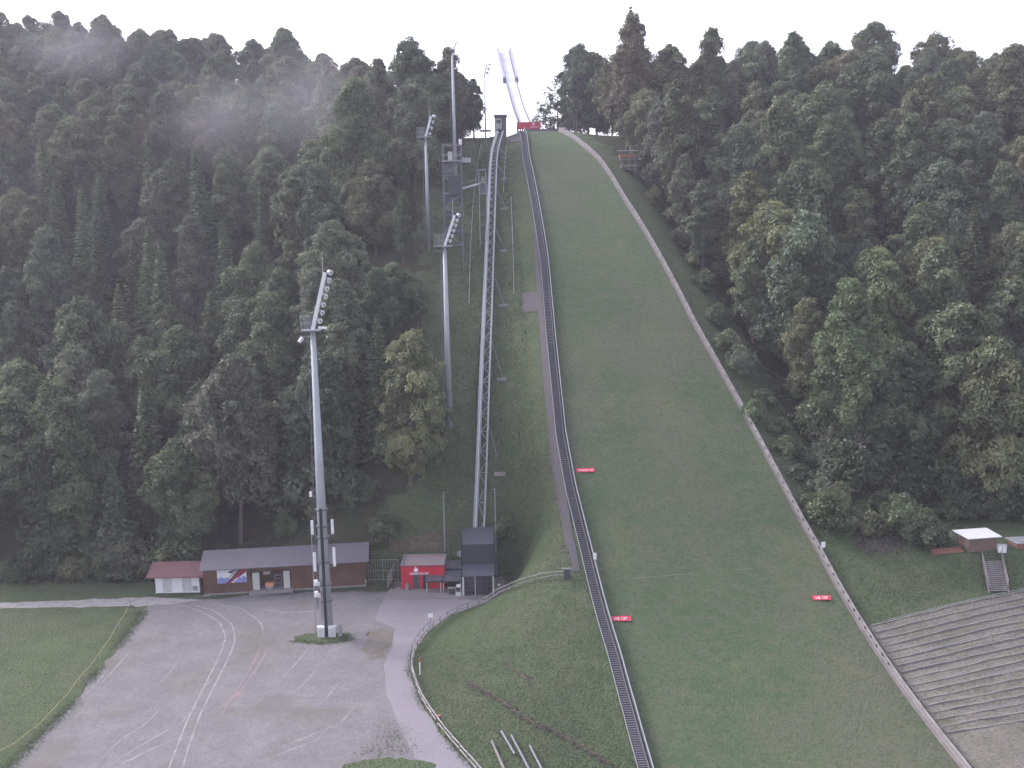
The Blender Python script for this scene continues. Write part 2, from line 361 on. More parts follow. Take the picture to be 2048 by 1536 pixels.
o = part('kerb', mb, M['concrete'], None); tag(o, kind='structure')
for i, (px, py, rx_, ry_) in enumerate([(645, 1276, 3.4, 1.7), (775, 1534, 4.2, 1.4)]):
    c = flat(px, py); P = [(c[0] + rx_ * math.cos(t), c[1] + ry_ * math.sin(t)) for t in np.linspace(0, 2 * math.pi, 24, endpoint=False)]
    flatpoly('grass_patch', ragged([(p[0], p[1], 0) for p in P], .16, .25, 10 + i), .042, M['ground'])
# worn wheel tracks and scrape marks, thin layers of pale gravel
def wheel(pts, wd, m, seed, z=.028):
    P = smoothline([flat(*p) for p in pts], .5, 4); r = np.random.default_rng(seed)
    l = []; q = []
    for i, p in enumerate(P):
        d = P[min(i + 1, len(P) - 1)] - P[max(i - 1, 0)]; d = d / np.linalg.norm(d); n_ = np.array([-d[1], d[0], 0]); e = min(1, i / 6, (len(P) - 1 - i) / 6) * wd / 2 * (1 + r.normal() * .3)
        l.append(p + n_ * e); q.append(p - n_ * e)
    v = []; f = []
    for a, b in zip(l, q): v += [(a[0], a[1], z), (b[0], b[1], z)]
    for i in range(len(P) - 1): f.append((2 * i, 2 * i + 1, 2 * i + 3, 2 * i + 2))
    o = mesh_obj('wheel_track', v, f, m, lot); o['kind'] = 'structure'
    return o
wheel([(350, 1207), (400, 1222), (440, 1245), (452, 1275), (440, 1310), (410, 1370), (375, 1440), (340, 1530), (330, 1560)], .16, M['track'], 1)
wheel([(370, 1206), (430, 1222), (465, 1250), (471, 1280), (460, 1310), (430, 1370), (400, 1430), (375, 1500), (360, 1556)], .16, M['track'], 2, .031)
wheel([(400, 1206), (480, 1215), (522, 1245), (530, 1275)], .14, M['track'], 3)
wheel([(370, 1470), (300, 1500), (230, 1535), (200, 1555)], .17, M['track'], 4)
wheel([(330, 1408), (290, 1450), (240, 1480), (190, 1530)], .13, M['track'], 5)
wheel([(365, 1443), (310, 1475), (250, 1510), (220, 1530)], .12, M['track'], 6)
wheel([(525, 1285), (510, 1320), (480, 1370), (455, 1410), (435, 1440)], .22, M['redgravel'], 7)
wheel([(538, 1283), (530, 1310), (505, 1350), (480, 1380)], .2, M['redgravel'], 8, .031)
wheel([(498, 1362), (470, 1395), (430, 1425)], .45, M['redgravel'], 9, .034)
wheel([(545, 1500), (600, 1480), (660, 1455), (700, 1440)], .12, M['track'], 10)
wheel([(505, 1530), (570, 1505), (640, 1478)], .12, M['track'], 11)
wheel([(500, 1215), (570, 1226), (640, 1222), (700, 1208)], .18, M['track'], 12)
rg_ = np.random.default_rng(77)
for k in range(26):
    x0 = rg_.uniform(120, 700); y0_ = rg_.uniform(1290, 1520)
    if x0 < 300 - (y0_ - 1230) * .9: continue
    ln = rg_.uniform(20, 80); wheel([(x0 + ln * .9, y0_ - ln), (x0 + ln * .4, y0_ - ln * .4), (x0, y0_)], rg_.uniform(.05, .13), M['track'] if k % 4 else M['redgravel'], 30 + k, .0225 + .0002 * k)
P = [flat(*p) for p in ((738, 1262), (760, 1256), (786, 1262), (784, 1290), (766, 1318), (745, 1322), (728, 1300))]
M['brownish'] = mat('brownish_gravel', (.135, .12, .10), .95, .2, [(.5, (.16, .145, .148), .9, (1, 1, 1), (.42, .56)), (4, (.09, .08, .06), .5)])
flatpoly('bare_ground', ragged(P, .3, .3, 9), .03, M['brownish'])

# gravel strip left of the stairs, with the pad, and upper patch
SL = [(1146, 1145), (1136, 1100), (1127, 1070), (1111, 980), (1097, 870), (1086, 760), (1079, 660), (1072, 560), (1068, 500), (1068, 460)]
SR = [(1160, 1145), (1153, 1100), (1145, 1070), (1131, 980), (1119, 870), (1105, 760), (1091, 660), (1082, 560), (1076, 500), (1072, 460)]
sl = resample([G(*p) for p in SL], 1); sr = resample([G(*p) for p in SR], 1); n = min(len(sl), len(sr))
def even(P, n): P = np.array(P); i = np.linspace(0, len(P) - 1, n); k = np.arange(len(P)); return np.c_[np.interp(i, k, P[:, 0]), np.interp(i, k, P[:, 1])]
sheet('gravel_path', even(sl, 90), even(sr, 90), 4, M['strip'], .12)
sheet('gravel_pad', even([G(1043, 590), G(1046, 628)], 10), even([G(1084, 588), G(1088, 628)], 10), 8, M['strip'], .17)
sheet('gravel_patch', even([G(1012, 272), G(1014, 286)], 8), even([G(1046, 270), G(1050, 286)], 8), 8, M['strip'], .2)
# bare soil streaks on the near bank and under the trees
def soil_strip(a, b, wd, seed, name='bare_soil', m='soil'):
    P = resample([a, b], .5); r = np.random.default_rng(seed); l = []; q = []
    d = (P[-1] - P[0]); d /= np.linalg.norm(d); nn = np.array([-d[1], d[0], 0]); off = 0
    for i, p in enumerate(P):
        off += r.normal() * .09; e = wd / 2 * min(1, i / 3, (len(P) - 1 - i) / 3) * r.uniform(.4, 1.3)
        l.append(p + nn * (off + e)); q.append(p + nn * (off - e))
    return sheet(name, l, q, 2, M[m], .05)
soil_strip(G(930, 1362), G(1090, 1462), .4, 1); soil_strip(G(1075, 1445), G(1225, 1536), .45, 2)
soil_strip(G(1005, 1325), G(1070, 1368), .35, 3)
sheet('bare_soil', even([G(790, 1085), G(775, 1108)], 8), even([G(905, 1060), G(885, 1104)], 8), 12, M['soil'], .05)

# ------------------------------------------------------------------ foliage
def leaf_mesh(name, C, Nn, size, tint, rs, mats):
    """one small kite per centre"""
    n = len(C); Nn = Nn / np.linalg.norm(Nn, axis=1)[:, None]
    a = np.cross(Nn, rs.normal(size=(n, 3))); a /= np.linalg.norm(a, axis=1)[:, None]; b = np.cross(Nn, a)
    s = size[:, None]; fold = Nn * s * rs.uniform(-.25, .25, (n, 1))
    V = np.stack([C - a * s, C - b * s * .55 + fold, C + a * s * 1.1, C + b * s * .6 - fold], 1).reshape(-1, 3)
    me = bpy.data.meshes.new(name); me.vertices.add(4 * n); me.vertices.foreach_set('co', V.ravel())
    me.loops.add(4 * n); me.loops.foreach_set('vertex_index', np.arange(4 * n)); me.polygons.add(n)
    me.polygons.foreach_set('loop_start', np.arange(n) * 4); me.update(calc_edges=True)
    at_ = me.attributes.new('tint', 'FLOAT', 'POINT'); at_.data.foreach_set('value', np.repeat(tint, 4).astype(np.float32))
    me.materials.append(mats); return me
def unit(v): return v / np.maximum(np.linalg.norm(v, axis=-1, keepdims=True), 1e-6)
def trunk_mesh(name, H_, r0, lean, limbs, rs, zlo):
    mb = MB(); pts = [np.array([0, 0, -.6])]; p = np.array([0., 0, -.6])
    k = 7
    for i in range(k): p = p + np.array([lean[0] * rs.uniform(.3, 1.4), lean[1] * rs.uniform(.3, 1.4), (H_ * .9) / k]); pts.append(p)
    for i in range(k): mb.tube(pts[i], pts[i + 1], r0 * (1 - i / k) ** .8 + .03, r0 * (1 - (i + 1) / k) ** .8 + .03, 7, cap=False)
    for j in range(limbs):
        t = rs.uniform(zlo, .85); q = np.array(pts[0]) + (np.array(pts[-1]) - pts[0]) * t; az = rs.uniform(0, 6.28); L_ = H_ * rs.uniform(.12, .22)
        m_ = q + np.array([math.cos(az) * L_ * .6, math.sin(az) * L_ * .6, L_ * .25]); e = m_ + np.array([math.cos(az) * L_ * .5, math.sin(az) * L_ * .5, L_ * .35])
        mb.tube(q, m_, r0 * .3 * (1 - t) + .04, r0 * .18 * (1 - t) + .03, 5, False); mb.tube(m_, e, r0 * .18 * (1 - t) + .03, .015, 5, False)
    me = bpy.data.meshes.new(name); me.from_pydata(mb.v, [], mb.f); me.materials.append(M['bark']); me.update(); return me
def crown_prof(t, power):
    # round-topped crown: widest a little above the middle
    return (max(0., 1 - abs((t - .42) / (.42 if t < .42 else .58)) ** 2.0) ** (power if t < .42 else power + .12))
def broadleaf(seed, H_, R, zb, nc=150, per=62, leaf=.205, droop=.25, power=.55, lobes=5):
    rs = np.random.default_rng(seed)
    C = []; Nn = []; T = []
    # the crown is a heap of leafy limbs of different size
    nb = lobes * 2 + 10; blobs = []
    for i in range(nb):
        t = (i + rs.uniform(.1, .9)) / nb; az = i * 2.4 + rs.normal(0, .5)
        off = R * crown_prof(t, power) * rs.uniform(.38, .8) * (0 if i == nb - 1 else 1)
        br = R * rs.uniform(.25, .5) * (.75 + .35 * (1 - t))
        blobs.append((np.array([off * math.cos(az), off * math.sin(az), zb + br * .6 + (H_ - zb - br * 1.5) * t]), br, rs.uniform(.62, .95), np.clip(rs.normal(.45, .16), .1, .9)))
    wts = np.array([b_[1] ** 2 for b_ in blobs]); wts /= wts.sum()
    for i in range(nc):
        bc, br, sq, bt = blobs[rs.choice(nb, p=wts)]
        dv = unit(rs.normal(size=3) + np.array([0, 0, .45])); c = bc + dv * br * np.array([1, 1, sq]) * (1 - rs.uniform(0, 1) ** 3 * .5)
        out = unit(np.array([c[0], c[1], 0]) + 1e-3); up = np.array([0, 0, 1.])
        t = np.clip((c[2] - zb) / (H_ - zb), 0, 1)
        nrm = unit(dv * .9 + out * droop * .8 + up * .55 + rs.normal(size=3) * .25)
        rad = rs.uniform(.4, .95) * (R / 5) ** .4; tint = np.clip(rs.normal(bt, .14), 0, 1)
        a = unit(np.cross(nrm, rs.normal(size=3))); b = np.cross(nrm, a)
        m = int(per * rs.uniform(.6, 1.3) * .74); q = np.sqrt(rs.uniform(0, 1, m)) * rad; th = rs.uniform(0, 6.28, m)
        pts = c + a * (q * np.cos(th))[:, None] * 1.25 + b * (q * np.sin(th))[:, None] + nrm * (rs.normal(0, .16, m) - (q / rad) ** 2 * .45 * rad)[:, None]
        C.append(pts); Nn.append(nrm + rs.normal(size=(m, 3)) * .55); T.append(np.clip(tint + rs.normal(0, .1, m), 0, 1))
    # sparse inner leaves
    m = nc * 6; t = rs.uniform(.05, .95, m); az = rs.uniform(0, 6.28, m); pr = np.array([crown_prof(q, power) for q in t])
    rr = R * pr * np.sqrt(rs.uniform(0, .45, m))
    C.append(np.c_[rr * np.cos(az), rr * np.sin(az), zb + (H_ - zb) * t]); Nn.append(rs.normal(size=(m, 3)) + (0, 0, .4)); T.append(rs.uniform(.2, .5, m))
    C = np.concatenate(C); Nn = np.concatenate(Nn); T = np.concatenate(T)
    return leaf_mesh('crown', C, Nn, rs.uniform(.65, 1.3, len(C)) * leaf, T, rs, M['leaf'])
def spruce(seed, H_, R, zb=1.5, leaf=.24):
    rs = np.random.default_rng(seed); C = []; Nn = []; T = []
    z = zb
    while z < H_:
        t = (z - zb) / (H_ - zb); r = R * (1 - t) ** .82 + .12; nb = int(6 + 7 * (1 - t)); a0 = rs.uniform(0, 6.28)
        for k in range(nb):
            az = a0 + k * 6.283 / nb + rs.normal(0, .15); L_ = r * rs.uniform(.72, 1.15); m = int(9 + L_ * 13); s = rs.uniform(.08, 1, m)
            wdt = .12 + .34 * L_ * s * (1.05 - s) * 1.6
            side = rs.uniform(-1, 1, m) * wdt; dr = -L_ * s * .22 - (L_ * s) ** 2 * .05 + (s ** 3) * L_ * .12
            x = np.cos(az) * L_ * s - np.sin(az) * side; y = np.sin(az) * L_ * s + np.cos(az) * side
            C.append(np.c_[x, y, z + dr + rs.normal(0, .07, m) - np.abs(side) * .3])
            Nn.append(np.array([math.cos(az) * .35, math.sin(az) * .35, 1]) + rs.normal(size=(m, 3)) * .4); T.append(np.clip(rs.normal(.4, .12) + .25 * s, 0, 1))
        z += rs.uniform(.36, .52) * (1 if H_ < 22 else 1.15)
    C = np.concatenate(C); Nn = np.concatenate(Nn); T = np.concatenate(T)
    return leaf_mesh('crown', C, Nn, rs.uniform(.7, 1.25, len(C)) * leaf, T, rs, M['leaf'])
DEC = []
specs = [('broad', 21, 6.0, 2.5), ('round-topped', 18, 5.6, 2.2), ('tall', 24, 4.9, 4), ('narrow', 21, 3.9, 3), ('wide-spreading', 19, 6.8, 2.5), ('ragged', 21, 5.4, 5), ('bushy', 15, 5.0, 1), ('slender', 17, 3.4, 3)]
for i, (shape, h_, r_, zb) in enumerate(specs):
    rs = np.random.default_rng(50 + i)
    cr = broadleaf(100 + i, h_, r_, zb, nc=int(92 * r_ * (h_ - zb) / 14 * (1 if shape != 'ragged' else .75)), lobes=9 if shape == 'ragged' else 6, per=70)
    tr = trunk_mesh('trunk', h_, .28 if h_ > 18 else .22, (rs.uniform(-.15, .15), rs.uniform(-.15, .15)), 12, rs, .25)
    DEC.append((shape, cr, tr, h_, r_))
CON = []
for i, (shape, h_, r_) in enumerate([('tall', 24, 4.0), ('narrow', 22, 3.3), ('small', 15, 3.2)]):
    rs = np.random.default_rng(80 + i); CON.append((shape, spruce(200 + i, h_, r_), trunk_mesh('trunk', h_, .25, (0, 0), 0, rs, .3), h_, r_))
BUSH = []
for i in range(3):
    hh, rr = [(3.2, 2.0), (2.4, 1.7), (4.4, 2.1)][i]
    BUSH.append((broadleaf(300 + i, hh, rr, .1, nc=60, per=60, leaf=.16, power=.5), hh, rr))
FEATHER = (broadleaf(400, 26, 7.6, 1.2, nc=560, per=90, leaf=.22, droop=.6, power=.62, lobes=12), trunk_mesh('trunk', 26, .4, (.05, .03), 20, np.random.default_rng(4), .15))
TONES = {'dark green': (.086, .118, .060), 'mid green': (.114, .146, .072), 'olive green': (.142, .160, .078), 'grey green': (.130, .152, .096), 'yellowish green': (.155, .18, .08), 'rusty brown-green': (.152, .15, .084), 'bluish green': (.096, .132, .078)}
MAIN_TREES = []
def put_tree(proto, x, y, s, tone, name, cat, label, group, zrot=None, j=.05):
    shape, cr, tr, h_, r_ = proto
    z = gz(x, y)
    t = thing(name, (x, y, z), label, cat, group)
    t.rotation_euler = (random.uniform(-.05, .05), random.uniform(-.05, .05), random.uniform(0, 6.28) if zrot is None else zrot)
    t.scale = (s * random.uniform(.9, 1.12), s * random.uniform(.9, 1.12), s * random.uniform(.9, 1.12))
    c = bpy.data.objects.new('crown', cr); COL.objects.link(c); c.parent = t
    k = [TONES[tone][q] * random.uniform(1 - j, 1 + j) for q in range(3)]; v_ = random.uniform(.82, 1.22); c.color = (k[0] * v_, k[1] * v_, k[2] * v_, 1)
    if tr is not None:
        d = bpy.data.objects.new('trunk', tr); COL.objects.link(d); d.parent = t
    MAIN_TREES.append((t, proto, tone)); return t
SPARSE = ('sparse', broadleaf(450, 17, 4.6, 3.0, nc=70, per=30, leaf=.26, power=.6, lobes=9), trunk_mesh('trunk', 17, .2, (.05, .05), 16, np.random.default_rng(41), .15), 17, 4.6)
# sample places
pts = []
def try_pts(region, n, spacing, seed):
    r = np.random.default_rng(seed); out = []
    for _ in range(n):
        x = r.uniform(region[0], region[1]); y = r.uniform(region[2], region[3])
        sp = spacing(x, y)
        if any((x - a) ** 2 + (y - b) ** 2 < sp * sp for a, b in pts): continue
        px, py = proj((x, y, gz(x, y) + 9))
        if px < -130 or px > 2180: continue
        if x < 5:
            if x > edgeL(y) - 1.5 or y < 138 - (3.5 if x < -44 else 0): continue
            if y > float(np.interp(x, [-170, -100, -60, -35, -12], [318, 296, 281, 262, 246])) + 16: continue
        else:
            if x < edgeR(y) + 2.8 or y < 133.8 or y > 258: continue
        # open ground round the judges' tower and masts
        if 158 < y < 185 and -15.5 < x < -5: continue
        pts.append((x, y)); out.append((x, y))
    return out
sp = lambda x, y: ((7.0 if y < 175 else 7.5 if y < 222 else 6.6) if x > 0 else (7.2 if y < 175 else 7.6 if y < 240 else 7.3))
A = try_pts((-180, -5, 136, 330), 9000, sp, 5); B = try_pts((25, 150, 134, 260), 7000, sp, 6)
def where(x, y):
    side = 'left' if x < 5 else 'right'; px, py = proj((x, y, gz(x, y) + 10))
    if side == 'left':
        band = 'at the foot' if y < 155 else 'low on the slope' if y < 180 else 'halfway up the slope' if y < 215 else 'high on the slope' if y < 250 else 'on the skyline ridge'
        c = 'far left edge' if px < 170 else 'above the white shed' if px < 390 else 'above the long brown shed' if px < 610 else 'behind the near floodlight mast' if px < 780 else 'beside the funicular clearing'
    else:
        band = 'at the foot' if y < 148 else 'low on the slope' if y < 170 else 'halfway up the slope' if y < 200 else 'high on the slope' if y < 222 else 'on the skyline ridge'
        c = 'next to the board wall' if px < 1400 else 'between wall and hut' if px < 1650 else 'above the rubble heap' if px < 1880 else 'above the white-roofed hut'
    return side, band, c
ndec = ncon = 0
for (x, y) in A + B:
    px, py = proj((x, y, gz(x, y) + 12)); side, band, c = where(x, y)
    r = random.random()
    if side == 'left': con = r < (.8 if 100 < px < 500 and 165 < y < 222 else .06 if y < 235 else .02)
    else: con = r < (.04 if y < 215 else .05)
    tones = (['dark green', 'mid green', 'bluish green', 'grey green', 'mid green'] if y < 180 else ['grey green', 'mid green', 'olive green', 'dark green', 'olive green', 'grey green', 'mid green', 'grey green', 'rusty brown-green', 'mid green']) if side == 'left' else \
            (['mid green', 'dark green', 'olive green', 'mid green', 'bluish green', 'yellowish green'] if y < 175 else ['olive green', 'grey green', 'mid green', 'olive green', 'dark green', 'grey green', 'mid green', 'olive green', 'rusty brown-green', 'yellowish green'])
    tone = random.choice(tones)
    if y > (220 if side == 'right' else 238): con = False
    if ndec >= 325: con = True
    if con:
        k = random.randrange(3) if y < 250 else random.randrange(2); tone = random.choice(['dark green', 'bluish green', 'mid green']); ncon += 1
        put_tree(CON[k], x, y, random.uniform(.85, 1.12), tone, 'spruce_tree', 'conifer', f'{CON[k][0]} {tone} conifer {band} {c}', f'{CON[k][0]} {tone} conifers {band} {c}')
    else:
        edge = (x - edgeR(y)) if side == 'right' else (edgeL(y) - x)
        k = random.choice([3, 6, 7, 1, 5]) if edge < 5 else (random.choice([0, 1, 4, 6, 1]) if y > (225 if side == 'right' else 240) else random.randrange(7)); ndec += 1
        s = random.uniform(.95, 1.3) * (.78 if edge < 6 and side == 'right' else 1) * ((.8 if x < -75 else .92) if y > 245 else 1) * (.72 if side == 'left' and y > 228 and x > -34 else 1) * (.95 if side == 'right' and y > 222 else 1) * (.62 if -25 < x < -11 and 150 < y < 178 else 1)
        sh = DEC[k][0]
        put_tree(DEC[k], x, y, s, tone, 'deciduous_tree', 'deciduous tree', f'{sh} {tone} deciduous tree {band} {c}', f'{sh} {tone} deciduous trees {band} {c}')
print('TREES', ndec, ncon)
# big feathery olive tree beside the lower track
q = flat(800, 1120); q[1] = 138.5; q[0] = at(818, 900, 138.5)[0]
put_tree(('broad', FEATHER[0], FEATHER[1], 26, 7.6), q[0], q[1], .86, 'olive green', 'deciduous_tree', 'deciduous tree', 'big feathery olive tree with drooping sprays beside the lower funicular track', None, .5)
# small trees behind the table of the jump, sky showing through
for i, (px, py, Y, s) in enumerate([(1072, 262, 262, .6), (1092, 255, 268, .9), (1114, 250, 262, 1.1), (1138, 250, 258, 1.15), (1012, 262, 262, .36), (985, 262, 262, .4), (1160, 245, 252, .85), (1176, 248, 250, 1.25), (1194, 250, 246, 1.2), (948, 262, 236, .72), (925, 262, 242, .78), (905, 262, 238, .75), (885, 262, 244, .8)]):
    p = at(px, py, Y); sh = [SPARSE, SPARSE, SPARSE, DEC[3], DEC[6], DEC[6], DEC[2], DEC[6], DEC[6], DEC[3], DEC[1], DEC[4], DEC[6]][i]
    t = put_tree(sh, p[0], Y, s, 'dark green', 'deciduous_tree', 'deciduous tree', ['sparse low tree just right of the jump table against the sky', 'sparse dark tree second right of the jump table', 'sparse tree over the top of the landing slope', 'narrow dark tree behind the upper end of the board wall', 'low bush-like tree behind the top station', 'low bush-like tree left of the top station', 'tall tree beside the slanted roof at the top', 'bushy tree just behind the posts of the slanted walkway', 'second bushy tree behind the slanted walkway, further right', 'narrow tree closest to the top station on its left side', 'round tree directly behind the tallest upper mast', 'wide tree left of the tallest upper mast at the crest', 'bushy crest tree between the third mast and tallest mast'][i], None)
# shrubs along the wood edges
bl = [(1570, 900), (1600, 950), (1640, 985), (1680, 1000), (1720, 1020), (1760, 1030), (1700, 1050), (1740, 1060), (1800, 1060), (1850, 1060), (1870, 1078), (1660, 1045), (1510, 830), (1530, 800), (1480, 740), (1455, 690), (1620, 1010), (1840, 1085), (1360, 480), (1385, 520), (1410, 570), (1435, 640), (1340, 430), (1310, 400), (1560, 860), (1600, 905), (1640, 940)]
for i, (px, py) in enumerate(bl):
    p = G(px, py + 12); b = BUSH[i % 3]; tone = ['mid green', 'dark green', 'grey green', 'olive green'][i % 4]; size = ['medium', 'low', 'tall'][i % 3]
    a_ = 'near the board wall' if px < 1500 else 'at the foot of the right-hand wood' if px < 1760 else 'beside the rubble heap and hut'
    put_tree((size, b[0], None, b[1], b[2]), p[0], p[1], random.uniform(.75, 1.25), tone, 'shrub', 'shrub', f'{size} {tone} shrub {a_}', f'{size} {tone} shrubs {a_}')
bl3 = [(x_, 1085 - (x_ - 1700) * .02) for x_ in range(1900, 2060, 14)]
for i, (px, py) in enumerate(bl3):
    Y = 132.5 + (i % 3); p = at(px, py, Y); b = BUSH[[0, 2, 1][i % 3]]; size = ['medium', 'tall', 'low'][i % 3]; tone = ['mid green', 'dark green', 'bluish green', 'grey green'][i % 4]
    put_tree((size, b[0], None, b[1], b[2]), p[0], Y, random.uniform(.8, 1.3), tone, 'shrub', 'shrub', f'{size} {tone} shrub right behind the white-roofed hut', f'{size} {tone} shrubs right behind the white-roofed hut')
bl2 = [(20, 1170), (60, 1175), (100, 1160), (150, 1170), (190, 1165), (230, 1170), (260, 1175), (285, 1160), (130, 1150), (210, 1150), (45, 1150), (5, 1180), (770, 1075), (740, 1085), (700, 1060), (640, 1075), (570, 1075), (500, 1085), (440, 1085), (1010, 1080), (350, 1110), (390, 1100)]
for i, (px, py) in enumerate(bl2):
    Y = 134 + (i % 3); p = at(px, py, Y) if px < 300 else G(px, py); b = BUSH[(i * 2) % 3]; size = ['medium', 'low', 'tall'][(i * 2) % 3]; tone = ['mid green', 'dark green', 'bluish green', 'olive green'][i % 4]
    if px < 300 or 300 < px < 760: p = np.array([at(px, py, 137.5 if px > 300 else Y)[0], 137.5 if px > 300 else Y, 0])
    a_ = 'beside the pale lane' if px < 300 else 'behind the sheds' if px < 760 else 'near the funicular track'
    put_tree((size, b[0], None, b[1], b[2]), p[0], p[1], random.uniform(.8, 1.2), tone, 'shrub', 'shrub', f'{size} {tone} shrub {a_}', f'{size} {tone} shrubs {a_}')
r_u = np.random.default_rng(61)
for i in range(170):
    if i % 2: x = r_u.uniform(44, 80); y = r_u.uniform(133, 150); 
    else: x = r_u.uniform(-34, -17) if i % 4 else r_u.uniform(-78, -17); y = r_u.uniform(138 if x > -44 else 134, 168 if i % 4 else 150)
    if i % 2 and x < edgeR(y) + 2: continue
    if not i % 2 and x > edgeL(y) - 1: continue
    b = BUSH[i % 3]; size = ['medium', 'low', 'tall'][i % 3]; tone = ['mid green', 'dark green', 'bluish green', 'grey green', 'dark green'][i % 5]
    a_ = 'under the trees of the right-hand wood' if i % 2 else 'under the trees of the left-hand wood'
    put_tree((size, b[0], None, b[1], b[2]), x, y, random.uniform(1.4, 2.4), tone, 'shrub', 'shrub', f'{size} {tone} shrub {a_}', f'{size} {tone} shrubs {a_}')
# undergrowth: low leaves over the open slopes and under the trees
def under(n, reg, size, seed, hmax, test, tint):
    r = np.random.default_rng(seed); x = r.uniform(reg[0], reg[1], n); y = r.uniform(reg[2], reg[3], n); k = test(x, y)
    x, y = x[k], y[k]
    cl = np.sin(x * 1.3 + np.sin(y * .9) * 2) * np.sin(y * 1.1 + np.sin(x * .7) * 2); k = cl + r.normal(0, .5, len(x)) > 0
    x, y = x[k], y[k]; z = H(x, y) + r.uniform(0, 1, len(x)) ** 2 * hmax
    return np.c_[x, y, z], r.uniform(.6, 1.4, len(x)) * size, np.clip(r.normal(tint, .22, len(x)), 0, 1)
U = [under(60000, (-14, 10, 130, 215), .13, 1, .25, lambda x, y: (x < XL(y) - 4) & (x > edgeL(y) - 2) & ~((x > -16) & (x < 0) & (y < 137)), .4),
     under(60000, (38, 75, 116, 215), .16, 2, .6, lambda x, y: (x > XR(y) + 1.2) & (x < edgeR(y) + 6) & (y > 122), .45),
     under(9000, (42, 70, 111, 122), .1, 3, .25, lambda x, y: (x > XR(y) + 1.2) & (y > 112.5 + .28 * (x - 41)), .6),
     under(26000, (-12, 12, 80, 124), .07, 4, .14, lambda x, y: (x > XF(y) + .6) & (x < XL(y) - .8), .55),
     under(22000, (-70, -18, 131, 139), .15, 5, .5, lambda x, y: ((x < -46) & (y > 132.5)) | (y > 136.5), .35)]
def border(line, n, wd, size, seed, h):
    r = np.random.default_rng(seed); P = resample([flat(*p) for p in line], .3); k = r.integers(0, len(P), n); cl = np.sin(k * .21 + seed) + np.sin(k * .067 + 1) + r.normal(0, .4, n) > -.3
    x = P[k, 0] + r.normal(0, wd, n); y = P[k, 1] + r.normal(0, wd * .6, n); x, y = x[cl], y[cl]
    return np.c_[x, y, .03 + r.uniform(0, 1, len(x)) ** 2 * h], r.uniform(.5, 1.3, len(x)) * size, np.clip(r.normal(.5, .25, len(x)), 0, 1)
U += [border([(288, 1222), (262, 1258), (205, 1332), (150, 1402), (60, 1492), (-10, 1562)], 9000, .45, .07, 1, .1),
      border([(300, 1192), (405, 1197), (520, 1190), (640, 1184), (740, 1178)], 9000, .45, .07, 2, .1),
      border([(590, 1282), (645, 1288), (700, 1280), (690, 1268)], 2500, .5, .06, 3, .08),
      border([(772, 1450), (800, 1500), (760, 1500), (740, 1525)], 1500, 1.3, .06, 4, .06),
      border([(826, 1302), (818, 1342), (838, 1400), (878, 1462), (945, 1540)], 3500, .3, .06, 5, .15),
      border([(740, 1182), (762, 1176), (780, 1172)], 3500, .8, .07, 6, .12)]
C = np.concatenate([u[0] for u in U]); sz = np.concatenate([u[1] for u in U]); tt = np.concatenate([u[2] for u in U]); rs = np.random.default_rng(9)
me = leaf_mesh('undergrowth', C, rs.normal(size=(len(C), 3)) * .6 + (0, 0, .8), sz, tt, rs, M['leaf'])
o = bpy.data.objects.new('undergrowth', me); COL.objects.link(o); o.color = (.085, .115, .055, 1)
tag(o, 'patchy low weeds and undergrowth on the banks beside the slope', 'undergrowth', kind='stuff')
# rubble
def stones(name, spots, label, seed, smin=.07, smax=.24):
    r = np.random.default_rng(seed); mb = MB()
    for (x, y) in spots:
        z = gz(x, y); s = r.uniform(smin, smax); 
        c = np.array([x, y, z + s * .15]); q = r.normal(size=(8, 3)) * s * .16
        base = np.array([(-1, -1, -1), (1, -1, -1), (1, 1, -1), (-1, 1, -1), (-1, -1, 1), (1, -1, 1), (1, 1, 1), (-1, 1, 1)]) * s * .45 * (1, .8, .6)
        a = r.uniform(0, 3.1); Rm = np.array([[math.cos(a), -math.sin(a), 0], [math.sin(a), math.cos(a), 0], [0, 0, 1]])
        mb.hexa((base + q) @ Rm.T + c)
    o = part(name, mb, M['stone'], None); tag(o, label, 'rubble', kind='stuff')
r = np.random.default_rng(12); sp_ = []
for (a, b, n, wd) in [((930, 1365), (1090, 1465), 150, .5), ((1075, 1448), (1225, 1534), 150, .5), ((1005, 1325), (1070, 1366), 30, .3)]:
    A_, B_ = G(*a), G(*b)
    for _ in range(n): t = r.uniform(); sp_.append(((A_ + (B_ - A_) * t)[0] + r.normal() * wd * .8, (A_ + (B_ - A_) * t)[1] + r.normal() * wd * .6))
for _ in range(150):
    t = r.uniform(); e = G(1115 + 40 * t - abs(r.normal()) * 22 - 8, 920 + 230 * t); sp_.append((e[0], e[1]))
for _ in range(90):
    e = G(r.uniform(1050, 1110), r.uniform(925, 965)); sp_.append((e[0], e[1]))
stones('rubble', sp_, 'broken dark stones in streaks on the grass banks beside the stairs', 3)
sp_ = []
for _ in range(420):
    e = G(1760 + np.clip(r.normal() * 26, -50, 50), 1087 + np.clip(r.normal() * 8, -16, 20)); sp_.append((e[0], e[1]))
stones('rubble_heap', sp_, 'heap of brown brush and rubble at the foot of the wood', 5, .15, .5)
print('foliage done')

